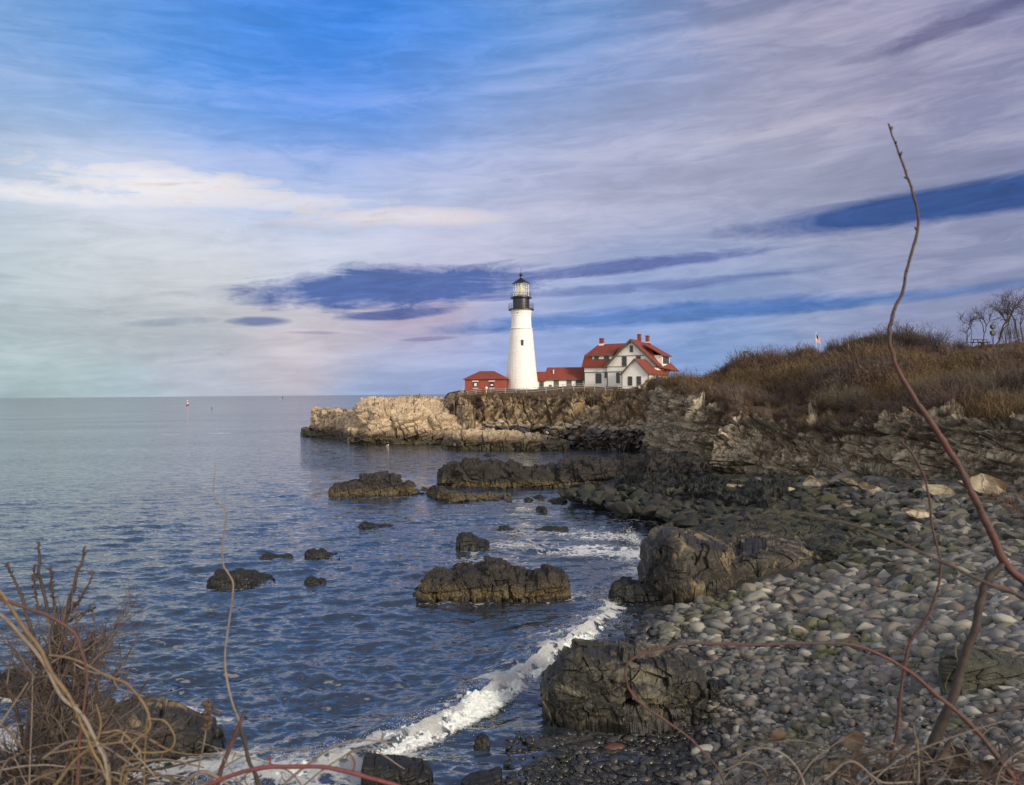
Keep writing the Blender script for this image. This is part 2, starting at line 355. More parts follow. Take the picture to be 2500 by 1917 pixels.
def mat_tint(name, rough=.85, wet=None, var=.25, scale=14, attr='tint', cols=None, moss=None, bd=.015):
    m, g = new_mat(name); pos = g.n('ShaderNodeNewGeometry').outputs['Position']
    if cols:
        rnd = g.n('ShaderNodeObjectInfo').outputs['Random']
        rp = g.n('ShaderNodeValToRGB', {0: rnd}); cr = rp.color_ramp; cr.interpolation = 'CONSTANT'
        while len(cr.elements) < len(cols): cr.elements.new(.5)
        for i, cc in enumerate(cols): cr.elements[i].position = i/len(cols); cr.elements[i].color = c3(cc)
        c = rp.outputs[0]
    else: c = g.n('ShaderNodeAttribute', attribute_name=attr).outputs['Color']
    n2 = g.noise(pos, scale, 5, .65); nb = g.noise(pos, scale*.22, 4, .6)
    c = g.mix(g.ramp(n2, .35, .7, 0, var), c, g.mix(1.0, c, c3((.45, .42, .4)), 'MULTIPLY'))
    c = g.mix(g.ramp(n2, .62, .72, 0, var), c, g.mix(1.0, c, c3((1.7, 1.7, 1.65)), 'MULTIPLY'))
    if moss:
        mn = g.noise(pos, .42, 5, .65); up_ = g.sep(g.n('ShaderNodeNewGeometry').outputs['Normal'])[2]
        c = g.mix(g.m('MULTIPLY', g.ramp(mn, moss[0], moss[0]+.1), g.ramp(up_, -.2, .5, .2, .8)), c, c3(moss[1]))
    rg = rough
    if wet:
        z = g.sep(pos)[2]; z = g.m('ADD', z, g.m('MULTIPLY', g.m('SUBTRACT', nb, .5), .5)); wm = g.ramp(z, wet, wet-.28)
        c = g.mix(wm, c, g.mix(1.0, c, c3((.20, .21, .25)), 'MULTIPLY')); rg = g.ramp(z, wet-.28, wet, .22, rough)
    return finish(m, g, c, rg, n2, .6, bd)

MAT = {}
MAT['white_wall'] = mat_plain('white_wall', (.80, .79, .76), .6, .05, 1.2)
MAT['white_trim'] = mat_plain('white_trim', (.74, .73, .70), .6, .05)
MAT['green_trim'] = mat_plain('green_trim', (.075, .085, .062), .6, .15)
MAT['shutter'] = mat_plain('shutter', (.13, .15, .10), .6, .15)
MAT['black_iron'] = mat_plain('black_iron', (.012, .012, .014), .35, .2, spec=.6)
MAT['glass_dark'] = mat_plain('glass_dark', (.02, .026, .035), .08, .1, bstr=0)
MAT['brick_chimney'] = mat_plain('brick_chimney', (.22, .05, .038), .85, .25, 5)
MAT['fence_wood'] = mat_plain('fence_wood', (.36, .34, .32), .8, .2, 6)
MAT['bark'] = mat_plain('bark', (.055, .042, .038), .9, .3, 6, bstr=.5)
MAT['dark_metal'] = mat_plain('dark_metal', (.02, .03, .03), .5, .2)
MAT['flagpole'] = mat_plain('flagpole', (.75, .75, .75), .4, .05)

def mat_roof():
    m, g = new_mat('red_roof'); co = g.n('ShaderNodeTexCoord').outputs['Object']; n = g.noise(co, 1.1, 6, .6); n2 = g.noise(co, 9, 4, .6)
    x, y, z = g.sep(co); row = g.m('FRACT', g.m('MULTIPLY', z, 4.2))
    c = g.mix(g.ramp(n, .3, .7), c3((.165, .034, .022)), c3((.22, .050, .030))); c = g.mix(g.ramp(n2, .4, .75, 0, .35), c, c3((.20, .03, .022)))
    c = g.mix(g.ramp(row, .12, .0, 0, .5), c, c3((.07, .015, .012)))
    return finish(m, g, c, .8, row, .3, .02)
MAT['roof'] = mat_roof()
def mat_brick():
    m, g = new_mat('red_brick'); co = g.n('ShaderNodeTexCoord').outputs['Object']; x, y, z = g.sep(co)
    b = g.n('ShaderNodeTexBrick', {'Vector': g.xyz(g.m('ADD', x, y), z, 0.0), 'Scale': 4.0, 'Color1': (.24, .045, .03, 1), 'Color2': (.33, .075, .045, 1), 'Mortar': (.26, .14, .10, 1), 'Mortar Size': .012})
    n = g.noise(co, 1.5, 5, .6); c = g.mix(g.ramp(n, .35, .7, 0, .4), b.outputs[0], c3((.18, .035, .028)))
    return finish(m, g, c, .85, b.outputs[1], .3, .01)
MAT['brick'] = mat_brick()
def mat_tower():
    m, g = new_mat('white_tower'); co = g.n('ShaderNodeTexCoord').outputs['Object']; x, y, z = g.sep(co)
    v = g.n('ShaderNodeTexVoronoi', {'Vector': g.xyz(g.m('MULTIPLY', x, 1.5), g.m('MULTIPLY', y, 1.5), g.m('MULTIPLY', z, 2.4)), 'Scale': 1.2}, feature='DISTANCE_TO_EDGE').outputs[0]
    s = g.noise(g.xyz(g.m('MULTIPLY', x, 2.2), g.m('MULTIPLY', y, 2.2), g.m('MULTIPLY', z, .15)), 1.3, 5, .6)
    c = g.mix(g.ramp(s, .52, .8, 0, .3), c3((.82, .81, .78)), c3((.60, .56, .48))); n = g.noise(co, 6, 5, .65)
    low = g.ramp(z, 13.6, 13.0, 0, 1)
    return finish(m, g, c, .7, g.m('ADD', g.m('MULTIPLY', g.ramp(v, 0, .12), low), g.m('MULTIPLY', n, .6)), .6, .06)
MAT['tower'] = mat_tower()
def mat_glass():
    m, g = new_mat('lantern_glass')
    gl = g.n('ShaderNodeBsdfGlossy', {'Roughness': .03, 'Color': (.95, .95, .9, 1)}); tr = g.n('ShaderNodeBsdfTransparent')
    mx = g.n('ShaderNodeMixShader', {0: .16, 1: tr.outputs[0], 2: gl.outputs[0]}); g.t.links.new(mx.outputs[0], g.n('ShaderNodeOutputMaterial').inputs[0]); return m
MAT['glass'] = mat_glass()
def mat_emit(name, col, s):
    m, g = new_mat(name); e = g.n('ShaderNodeEmission', {'Color': c3(col), 'Strength': s}); g.t.links.new(e.outputs[0], g.n('ShaderNodeOutputMaterial').inputs[0]); return m
MAT['lamp'] = mat_emit('lamp_lens', (1, .82, .35), .5)

WARM = [(.50, .395, .265), (.60, .48, .335), (.36, .275, .19)]
MAT['rock_pale'] = mat_rock('rock_pale', WARM, (2.6, 2.6, 1.3), tide=[(2.0, (.085, .064, .042), .6), (1.0, (.05, .040, .018), .3)], crack=.55, tilt=.35, streak=.35)
MAT['rock_cliff'] = mat_rock('rock_cliff', [(.34, .27, .18), (.48, .39, .27), (.19, .14, .095)], (2.2, 2.2, 4.2), lich=(.34, .20, .045), lich_amt=.42, tide=[(2.4, (.035, .028, .022), .6), (.3, (.02, .018, .014), .3)], veg=(.13, .075, .03), crack=.7)
MAT['rock_near'] = mat_rock('rock_near', [(.41, .36, .265), (.60, .53, .40), (.20, .175, .135)], (1.9, 1.9, 1.6), lich=(.20, .15, .045), lich_amt=.28, tide=[(1.5, (.035, .03, .024), .5)], veg=(.10, .06, .028), crack=.7)
MAT['rock_point'] = mat_rock('rock_point', [(.17, .155, .12), (.23, .21, .16), (.10, .09, .072)], (1.3, 1.3, 1.2), lich=(.17, .13, .04), lich_amt=.2, tide=[(1.8, (.03, .026, .021), .5)], veg=(.09, .055, .026), crack=.7)
MAT['rock_sea'] = mat_rock('rock_sea', [(.030, .026, .022), (.042, .035, .028), (.019, .016, .014)], (1.6, 1.6, .9), tide=[(.50, (.085, .060, .020), .22), (.16, (.016, .013, .010), .12)], crack=.6, fine=1.6, streak=.2, barn=(.95, .15))
MAT['rock_wet'] = mat_rock('rock_wet', [(.018, .019, .016), (.026, .027, .020), (.011, .011, .010)], (1.2, 1.2, .8), tide=[(.35, (.012, .012, .011), .25)], crack=.6, fine=1.8, rough=.65, streak=.2)
MAT['rock_big'] = mat_rock('rock_big', [(.030, .029, .025), (.052, .043, .031), (.017, .016, .014)], (4, 4, 4), lich=(.19, .145, .085), lich_amt=.68, tide=[(.45, (.020, .018, .014), .3)], crack=.35, fine=1.5, rough=.7, streak=.6)
MAT['rock_boulder'] = mat_rock('rock_boulder', [(.030, .028, .023), (.052, .047, .036), (.017, .016, .014)], (2.6, 2.6, 3), lich=(.13, .115, .078), lich_amt=.72, tide=[(.35, (.014, .013, .011), .2)], crack=.3, fine=2.0, rough=.65, streak=.4)

MAT['rock_slab'] = mat_rock('rock_slab', [(.060, .062, .045), (.09, .088, .062), (.035, .036, .028)], (1.6, 1.6, .4), lich=(.055, .065, .02), lich_amt=.5, crack=.4, fine=3, streak=0)

MAT['rock_weed'] = mat_rock('rock_weed', [(.040, .042, .028), (.062, .062, .038), (.022, .023, .017)], (1.6, 1.6, .4), lich=(.075, .085, .028), lich_amt=.35, crack=.4, fine=2.5, streak=0)

def mat_ground(name, a, b, c_, s=.5):
    m, g = new_mat(name); pos = g.n('ShaderNodeNewGeometry').outputs['Position']; n = g.noise(pos, s, 7, .65, .5); n2 = g.noise(pos, s*9, 6, .7)
    c = g.mix(g.ramp(n, .38, .6), c3(a), c3(b)); c = g.mix(g.ramp(n2, .45, .65, 0, .8), c, c3(c_)); return finish(m, g, c, .95, n2, .8, .25)
MAT['hill'] = mat_ground('hill_soil', (.055, .034, .020), (.085, .055, .026), (.035, .024, .017), .16)
MAT['beach'] = mat_ground('beach_gravel', (.075, .072, .065), (.10, .095, .085), (.04, .038, .034), 1.2)
MAT['twig'] = mat_tint('twigs', .95, var=.1)

# ---------------------------------------------------------------- sea
def mat_water():
    m, g = new_mat('sea_water'); pos = g.n('ShaderNodeNewGeometry').outputs['Position']; x, y, z = g.sep(pos)
    foam = g.n('ShaderNodeAttribute', attribute_name='foam').outputs['Fac']
    w1 = g.noise(g.xyz(g.m('MULTIPLY', x, .55), y, 0.0), .55, 3, .5, .6); w2 = g.noise(g.xyz(g.m('MULTIPLY', x, .6), y, 3.0), 2.6, 4, .6, .8); w3 = g.noise(g.xyz(g.m('MULTIPLY', x, .7), y, 6.0), 9.0, 3, .6)
    h = g.m('ADD', g.m('MULTIPLY', w1, .8), g.m('ADD', g.m('MULTIPLY', w2, .30), g.m('MULTIPLY', w3, .06)))
    bump = g.n('ShaderNodeBump', {'Height': h, 'Strength': 1.0, 'Distance': .26}).outputs[0]
    gust = g.noise(g.xyz(g.m('MULTIPLY', x, .012), g.m('MULTIPLY', y, .035), 0.0), 1.0, 4, .6)
    deep = g.mix(g.ramp(gust, .3, .7), c3((.017, .025, .036)), c3((.026, .035, .048)))
    nn = g.n('ShaderNodeNewGeometry').outputs['Normal']; calm = g.ramp(gust, .35, .65, .65, 1.1)
    for sc_, kx, k_, zz_ in ((1.5, .26, .55, 1.), (5.0, .24, 1.25, 5.), (14., .3, 1.2, 9.)):
        nc = g.vm('SUBTRACT', g.noise(g.xyz(g.m('MULTIPLY', x, kx), y, zz_), sc_, 4, .65, .3, out=1), (.5, .5, .5)); a_, b_, _c = g.sep(nc)
        nn = g.vm('ADD', nn, g.vm('SCALE', g.xyz(g.m('MULTIPLY', a_, .55), b_, 0.0), scale=g.m('MULTIPLY', calm, k_)))
    nn = g.vm('NORMALIZE', nn)
    fr = g.n('ShaderNodeFresnel', {'IOR': 2.75, 'Normal': nn}).outputs[0]
    df = g.n('ShaderNodeBsdfDiffuse', {'Color': deep, 'Normal': nn}); gs = g.n('ShaderNodeBsdfGlossy', {'Color': (1, .99, .97, 1), 'Roughness': .05, 'Normal': nn})
    p = g.n('ShaderNodeMixShader', {0: fr, 1: df.outputs[0], 2: gs.outputs[0]})
    # foam: lacy near its edges, solid in the middle
    lace = g.n('ShaderNodeTexVoronoi', {'Vector': g.vm('ADD', pos, g.vm('SCALE', g.noise(pos, 2.2, 4, .6, out=1), scale=.9)), 'Scale': 1.9}, feature='DISTANCE_TO_EDGE').outputs[0]
    fn = g.noise(g.xyz(g.m('MULTIPLY', x, .75), y, 1.0), 2.1, 8, .72, .7)
    thr = g.m('ADD', g.m('ADD', fn, g.m('MULTIPLY', g.ramp(lace, 0, .25, .12, -.12), 1.0)), g.m('MULTIPLY', foam, .62))
    fm = g.m('MULTIPLY', g.ramp(thr, .82, .98), g.ramp(foam, .02, .12))
    fb = g.n('ShaderNodeBsdfPrincipled', {'Base Color': (.84, .87, .88, 1), 'Roughness': .7})
    fbm_ = g.n('ShaderNodeBump', {'Height': g.noise(pos, 4, 8, .75), 'Strength': 1.0, 'Distance': .35}); g.t.links.new(fbm_.outputs[0], fb.inputs['Normal'])
    mx = g.n('ShaderNodeMixShader', {0: fm, 1: p.outputs[0], 2: fb.outputs[0]}); g.t.links.new(mx.outputs[0], g.n('ShaderNodeOutputMaterial').inputs[0]); return m
MAT['water'] = mat_water()

def poly_dist(P, pts):                   # distance in plan to a polyline, signed side, param
    best = np.full(len(P), 1e9); side = np.zeros(len(P)); par = np.zeros(len(P)); n = len(pts)-1
    for i in range(n):
        a = np.array(pts[i][:2]); b = np.array(pts[i+1][:2]); d = b-a; L = d@d
        t_ = np.clip(((P-a)@d)/L, 0, 1); q = a+t_[:, None]*d; v = P-q; dd = np.hypot(v[:, 0], v[:, 1])
        s = np.sign(d[0]*v[:, 1]-d[1]*v[:, 0]); m_ = dd < best
        best = np.where(m_, dd, best); side = np.where(m_, s, side); par = np.where(m_, (i+t_)/n, par)
    return best, side, par
BREAK = [gr(*p) for p in ((380, 1960), (640, 1905), (900, 1842), (1050, 1790), (1170, 1725), (1270, 1655), (1370, 1585), (1440, 1535), (1485, 1500), (1470, 1462))]
FOAM = [(1030, 1470, .7, .42), (1100, 1474, .7, .42), (1180, 1474, .7, .40), (1260, 1474, .7, .42), (1340, 1472, .7, .46), (1396, 1462, .8, .5), (830, 1216, 1.6, .36), (900, 1216, 1.6, .36), (980, 1214, 1.6, .40), (1060, 1226, 1.4, .36), (530, 1440, .6, .36), (600, 1436, .6, .4), (680, 1424, .6, .42), (1150, 1350, .7, .42), (1200, 1340, .7, .45), (790, 1367, .6, .4), (1110, 1196, 2, .3), (1250, 1196, 2, .3), (1400, 1640, .6, .5), (1480, 1600, .6, .45), (1540, 1700, .6, .35), (1440, 1345, 2.4, .75), (1540, 1350, 2.0, .95), (1350, 1335, 2.0, .5), (1250, 1330, 2.4, .6), (1180, 1365, 2.2, .5), (1300, 1300, 2, .5), (1480, 1310, 2, .7), (1400, 1300, 2, .6), (1560, 1395, 1.2, .8), (1500, 1440, 1.2, .55), (1420, 1450, 1.0, .5), (1610, 1255, 2.2, .9), (1570, 1268, 2.5, .55), (1660, 1246, 1.6, .7), (1560, 1230, 2.5, .3),
 (20, 1800, 1.3, .95), (70, 1840, 1.0, .9), (10, 1700, 1.0, .6), (430, 1745, .9, .8), (500, 1760, .7, .7), (520, 1870, 1.1, .95), (640, 1890, 1.0, .95), (420, 1890, .9, .8), (760, 1890, .9, .9), (880, 1880, .8, .9), (980, 1850, .7, .8), (650, 1820, .6, .5),
 (1290, 1880, .8, .35), (1500, 1830, .8, .40), (1620, 1840, .8, .45), (1400, 1790, .6, .4), (1150, 1880, .8, .35), (1540, 1620, .8, .3), (700, 1060, 7, .35), (540, 1058, 3, .75), (420, 1061, 3, .6), (960, 1375, 1.5, .3), (800, 1360, 1.5, .3), (760, 1350, 1.5, .3), (1080, 1385, 1.2, .3),
 (1150, 1190, 2.5, .25), (1380, 1230, 3, .22), (1000, 1168, 2, .4), (1190, 1290, 1.5, .3), (900, 1292, 1.5, .25), (300, 1560, 1.5, .2), (1300, 1500, 1.2, .25), (1330, 1560, 1.0, .45), (1230, 1640, .9, .5)]
# waves: many small directional swells
WV = []
rw = np.random.default_rng(3)
for k in range(70):
    lam = 0.30*(1.034**k)*rw.uniform(.9, 1.1); th = rw.normal(math.radians(98), .40)
    WV.append((lam, th, rw.uniform(0, 6.28), .0056*lam**.74*rw.uniform(.5, 1.4)))
def waves(X, Y, spacing):
    P = np.stack([X, Y, X*0], 1); wx_ = fbm(P*.09, 3, 31)*2.2; wy_ = fbm(P*.09+40, 3, 32)*2.2
    amp = 1+.55*fbm(P*.05+9, 3, 33); h = 0
    for lam, th, ph, a in WV:
        k = 2*math.pi/lam; at_ = np.clip((lam/spacing-2.5)/2.5, 0, 1)
        s = np.sin(k*((X+wx_)*math.cos(th)+(Y+wy_)*math.sin(th))+ph); h = h+a*at_*(s+.12*(1-2*np.abs(s)))
    return h*amp*.95
def build_sea():
    azs = np.concatenate([np.radians(np.linspace(-80, -38, 40, endpoint=False)), np.radians(np.linspace(-38, 38, 1150)), np.radians(np.linspace(38, 80, 41)[1:])])
    inv = np.linspace(1/11.5, 1/420, 880); r = 1/inv; r = np.concatenate([r, np.geomspace(440, 30000, 40)])
    A, Rr = np.meshgrid(azs, r, indexing='ij'); X = (Rr*np.sin(A)).ravel(); Y = (Rr*np.cos(A)).ravel()
    sp = np.maximum(np.gradient(r)[None, :]+0*A, Rr*np.radians(76/1150)).ravel()
    Z = waves(X, Y, np.abs(sp)); P = np.stack([X, Y], 1)
    foam = np.zeros(len(X)); m_ = Rr.ravel() < 230
    Pm = P[m_]; f = np.zeros(len(Pm)); z2 = Z[m_]
    d, side, par = poly_dist(Pm, BREAK)
    # right of the crest line (towards the beach) is side<0
    sd = d*side; ht = .40*np.sin(np.clip(par, .02, .98)*math.pi)**.6*(1+.35*fbm(np.stack([par*22, par*0, par*0], 1), 3, 51))
    prof = np.where(sd > 0, np.exp(-(sd/1.5)**2), np.exp(-(sd/.36)**2)); z2 = z2*(1-.7*np.exp(-(np.minimum(sd, 0)/1.5)**2)*(sd < 0))+ht*prof
    edge = fbm(np.concatenate([Pm*1.1, Pm[:, :1]*0], 1), 4, 52)*.9
    f = np.maximum(f, np.where(sd > 0, np.clip(.75-(sd+edge*1.2)/.8, 0, 1), np.clip(1.0+(sd+edge)/.75, 0, 1.0))*sstep(par, 0, .05)*(1-sstep(par, .93, 1.0)*.6))
    for (px, py, rad, s) in FOAM:
        c = gr(px, py); dd = np.hypot((Pm[:, 0]-c.x)*.62, Pm[:, 1]-c.y); f = np.maximum(f, s*np.exp(-(dd/rad)**2))
    f = np.maximum(f, .10*(Rr.ravel()[m_] < 60)*sstep(Pm[:, 0], -10, 4))
    foam[m_] = f; Z[m_] = z2 + np.where(f > .8, .10*fbm(np.concatenate([Pm*2.6, Pm[:, :1]*0], 1), 4, 61, .7), 0)
    npmesh('sea_water', np.stack([X, Y, Z], 1), gfaces(len(azs), len(r)), MAT['water'], smooth=True, attrs={'foam': foam}, kind='structure')
build_sea()
# the churned white crest: lumps and thrown drops
def build_breaker():
    m, g = new_mat('white_foam'); pos = g.n('ShaderNodeNewGeometry').outputs['Position']
    n = g.noise(pos, 6, 6, .7)
    c = g.mix(g.ramp(n, .35, .6), c3((.62, .72, .72)), c3((.86, .88, .88)))
    bd = g.n('ShaderNodeAttribute', attribute_name='body').outputs['Fac']; ln = g.noise(pos, 5.5, 7, .75, .8); ln2 = g.noise(pos, 22, 4, .7)
    al = g.ramp(g.m('ADD', g.m('ADD', g.m('MULTIPLY', bd, 1.15), g.m('MULTIPLY', ln, .9)), g.m('MULTIPLY', ln2, .35)), 1.0, 1.22)
    finish(m, g, c, .7, n, .9, .12, extra={'Subsurface Weight': .3, 'Subsurface Radius': (.1, .1, .1), 'Alpha': al})
    pts = np.array([tuple(p) for p in BREAK]); L = np.linspace(0, len(pts)-1.0001, 900)
    i = L.astype(int); f = (L-i)[:, None]; cen = pts[i]*(1-f)+pts[i+1]*f
    k = np.ones(41)/41; cen = np.stack([np.convolve(np.pad(cen[:, a], 20, 'edge'), k, 'valid') for a in range(3)], 1)
    T = np.gradient(cen, axis=0); T /= np.linalg.norm(T, axis=1, keepdims=True); Nn = np.stack([T[:, 1], -T[:, 0], T[:, 2]*0], 1)  # towards the beach
    par = L/(len(pts)-1); amp = np.sin(np.clip(par, .02, .99)*math.pi)**.6*(.95+.35*fbm(np.stack([par*16, par*0, par*0], 1), 3, 71))
    w = np.linspace(-.45, 1.25, 64); G = np.zeros((900, 64, 3))
    for j, s in enumerate(w):
        h = (.38*math.exp(-((s)/.30)**2)) if s < 0 else .38*math.exp(-(s/.62)**2)
        G[:, j] = cen+Nn*(s*(.36+.46*amp))[:, None]; G[:, j, 2] = -.05+h*amp
    Pf = G.reshape(-1, 3); d = .10*fbm(Pf*2.6, 6, 72, .75)+.05*np.abs(vn(Pf*13, 73)); Nm = gnormals(G).reshape(-1, 3); Nm *= np.sign(Nm[:, 2:3]+1e-9)
    fade = np.repeat(amp, 64)
    V = Pf+Nm*(d*fade)[:, None]+np.array([0, 0, 1])*((np.maximum(fbm(Pf*4.5, 3, 74), 0)**1.3)*.25*fade)[:, None]
    V[:, 2] -= .10*(1-fade)
    wc = 1-np.abs((np.arange(64)-26)/32.)
    b = Bag(); b.add(V, gfaces(900, 64)); ed = [(np.clip(wc, 0, 1)[None, :]*np.clip(amp*1.3, 0, 1)[:, None]).ravel()]
    ico = np.array([(1, 0, 0), (-1, 0, 0), (0, 1, 0), (0, -1, 0), (0, 0, 1), (0, 0, -1)], float); fi = np.array([(0, 2, 4), (2, 1, 4), (1, 3, 4), (3, 0, 4), (2, 0, 5), (1, 2, 5), (3, 1, 5), (0, 3, 5)])
    rr = np.random.default_rng(5)
    for _ in range(3800):
        q = rr.integers(20, 880); 
        if amp[q] < .25: continue
        s = rr.normal(.0, .5); z = max(0, .5*math.exp(-(s/.5)**2)*amp[q]+abs(rr.normal(0, .09)))
        p = cen[q]+Nn[q]*s+np.array([rr.normal(0, .05), rr.normal(0, .05), z]); b.add(ico*rr.uniform(.003, .012)+p, fi); ed.append(np.ones(6))
    # thrown spray where the swell meets the big ledge
    for (px, py, z0, n_, sp) in ((1556, 1330, .3, 700, .35), (1545, 1375, .2, 300, .4)):
        c_ = gr(px, py)
        for _ in range(n_):
            h = abs(rr.normal(0, .38)); p = np.array([c_.x+rr.normal(-.1-h*.4, sp*.5), c_.y+rr.normal(0, sp), z0*.3+h]); b.add(ico*rr.uniform(.006, .022)+p, fi); ed.append(np.ones(6))
    npmesh('breaking_wave', np.concatenate(b.V), [np.concatenate(v) for v in b.F.values()], m, None, True, {'body': np.concatenate(ed)}, kind='stuff', label='white foam of the wave breaking along the pebble shore', category='foam')
build_breaker()
# ---------------------------------------------------------------- loft: land sheets through rails
def interp_rail(pts, s, S):
    pts = np.array([tuple(p) for p in pts]); return np.stack([np.interp(S, s, pts[:, k]) for k in range(3)], 1)
def loft(rails, st, nu, rows, smooth=9):
    """rails: list of point lists (same stations st); rows: samples between neighbouring rails"""
    S = np.linspace(st[0], st[-1], nu); RR = [interp_rail(r_, st, S) for r_ in rails]
    if smooth > 1:
        k = np.ones(smooth)/smooth
        RR = [np.stack([np.convolve(np.pad(a[:, c], smooth//2, 'edge'), k, 'valid') for c in range(3)], 1) for a in RR]
    G = []
    for i in range(len(RR)-1):
        for j in range(rows[i]): f = j/rows[i]; G.append(RR[i]*(1-f)+RR[i+1]*f)
    G.append(RR[-1]); return np.stack(G, 1)
def smooth_rows(G, n):
    for _ in range(n): G[:, 1:-1] = (G[:, :-2]+2*G[:, 1:-1]+G[:, 2:])/4
    return G
def rockify(G, specs, amp_noise=.15, nscale=.8, seed=0, mask=None, soft=2, fac=()):
    """push a grid surface in and out by joint blocks; specs: (amp, size, angle, tilt)"""
    Nm = gnormals(G); flip = np.sign((Nm*np.array([0, -1, .6])).sum(2).mean()) or 1; Nm = (Nm*flip).reshape(-1, 3)
    P = G.reshape(-1, 3); d = amp_noise*fbm(P*nscale, 5, seed+90)
    for k, (amp, size, ang, tilt) in enumerate(specs):
        r, e = blocks(P, size, seed+k*11, ang, tilt); d = d+amp*(r*.5)-amp*.55*e**1.5
    for k, (amp, size) in enumerate(fac): d = d+amp*facets(P, size, seed+500+k)
    jit = .035*np.stack([fbm(P*2.2, 3, seed+70+i) for i in range(3)], 1)*specs[0][0]
    if mask is not None: d = d*mask.ravel(); jit = jit*mask.ravel()[:, None]
    return (P+Nm*d[:, None]+jit).reshape(G.shape)

# --- gravel beach (a height field through surveyed points)
BZ = [(100, 1600, -2), (-300, 1917, -1.6), (300, 1400, -2.5), (50, 1850, -1.6), (500, 1850, -1.4), (800, 1350, -2.2), (1000, 1290, -2.2), (-200, 1500, -2.5), (400, 1700, -1.8), (800, 1760, -1.4), (600, 1300, -2.5), (1000, 1900, -.9), (100, 1250, -2.5), (500, 1990, -1.0), (700, 1700, -1.6), (900, 1600, -1.8), (1100, 1500, -1.8), (1300, 1400, -1.3), (1240, 1990, -.10), (1240, 1917, -.08), (1330, 1810, -.03), (1480, 1640, -.03), (1545, 1540, -.03), (1590, 1480, 0), (1400, 1650, -.15), (1640, 1890, .06), (1700, 1790, .08),
      (1590, 1330, -.2), (1640, 1250, -.1), (1500, 1190, -.5), (1300, 1180, -1.2), (1080, 1200, -1.6), (1250, 1120, -1.2), (1560, 1130, -.4), (1650, 1180, .5), (1750, 1905, .30), (1750, 1700, .35), (1600, 1600, .12), (1640, 1500, .25),
      (2000, 1800, 1.0), (2300, 1900, 1.8), (2500, 1960, 2.3), (2500, 1600, 2.6), (2200, 1600, 1.7), (2000, 1500, 1.2), (1800, 1520, .55), (2300, 1400, 2.2), (2520, 1350, 3.0), (2200, 1300, 2.1), (1950, 1250, 1.3), (2400, 1240, 3.1), (2100, 1200, 2.3), (1900, 1190, 1.9), (1750, 1200, 1.2), (1700, 1290, .5), (1820, 1300, .9)]
bp = np.array([tuple(gr(x, y, z)) for x, y, z in BZ]); 
_K = np.hypot(bp[:, None, 0]-bp[None, :, 0], bp[:, None, 1]-bp[None, :, 1]); _cf = np.linalg.solve(_K+np.eye(len(bp))*.6, bp[:, 2]-bp[:, 2].mean())
def beach_z(x, y):
    x = np.atleast_1d(np.asarray(x, float)); y = np.atleast_1d(np.asarray(y, float)); z = np.zeros(len(x))+bp[:, 2].mean()
    for k in range(len(bp)): z = z+_cf[k]*np.hypot(x-bp[k, 0], y-bp[k, 1])
    z = np.clip(z, -3, 6); P = np.stack([x, y, x*0], 1); z = z+.10*fbm(P*.35, 3, 7)+.025*fbm(P*2.5, 3, 8)
    knoll = 7.35-.56*np.maximum(y-1.2, 0)+.12*fbm(P*.8, 3, 9); knoll = knoll-np.maximum(np.abs(x)-9, 0)*.1*(x < 0)
    return np.maximum(z, np.minimum(knoll, 7.4))
xs = np.linspace(-30, 62, 560); ys = np.linspace(-14, 118, 800); XX, YY = np.meshgrid(xs, ys, indexing='ij')
ZZ = beach_z(XX.ravel(), YY.ravel())
npmesh('beach', np.stack([XX.ravel(), YY.ravel(), ZZ], 1), gfaces(560, 800), MAT['beach'], smooth=True, kind='structure')

# --- near headland: cliff and hill, from the prow at its left end round to the bank behind the camera
def W(x, y, z): return Vector((x, y, z))
st = [0, 1, 2, 3, 4, 5, 6, 7, 8, 9, 10, 11, 12, 13, 14, 15, 16]
sx = [1583, 1600, 1650, 1700, 1800, 1900, 2000, 2100, 2200, 2300, 2400, 2500]
off = lambda i: None
B = [at(1583, 1106, 121), at(1596, 1112, 110), at(1650, 1152, 88), at(1700, 1166, 76), at(1800, 1168, 71), at(1900, 1172, 67), at(2000, 1172, 63), at(2100, 1174, 59), at(2200, 1178, 55), at(2300, 1178, 52), at(2400, 1180, 49), at(2520, 1182, 46), W(34, 36, 3), W(35, 24, 3), W(30, 10, 4), W(20, -4, 6), W(2, -14, 6.5)]
T_ = [at(1590, 952, 123), at(1612, 952, 113), at(1662, 962, 92), at(1700, 985, 80), at(1800, 1000, 74.5), at(1900, 1015, 70.5), at(2000, 1028, 66), at(2100, 1030, 61.5), at(2200, 1022, 57), at(2300, 1015, 54), at(2400, 1015, 51), at(2520, 1018, 48), W(36, 37, 8), W(38, 24, 8), W(33, 8, 8), W(22, -7, 8), W(2, -18, 7.4)]
M_ = [at(1592, 946, 130), at(1625, 946, 120), at(1680, 950, 103), at(1720, 975, 92), at(1800, 975, 85), at(1900, 975, 80), at(2000, 955, 76), at(2100, 940, 73), at(2200, 940, 70), at(2300, 950, 66), at(2400, 950, 63), at(2520, 950, 60), W(46, 42, 8.5), W(50, 24, 8), W(44, 4, 8), W(28, -18, 10), W(2, -30, 8)]
K_ = [at(1595, 942, 140), at(1640, 938, 128), at(1690, 935, 116), at(1760, 905, 108), at(1830, 893, 104), at(1910, 890, 102), at(2000, 862, 100), at(2100, 828, 98), at(2200, 826, 95), at(2310, 852, 92), at(2400, 850, 90), at(2520, 846, 88), W(74, 56, 10), W(84, 24, 9.5), W(72, -14, 9), W(44, -44, 8.5), W(2, -60, 10)]
B2 = [p-Vector((0, 0, 2.5)) for p in B]
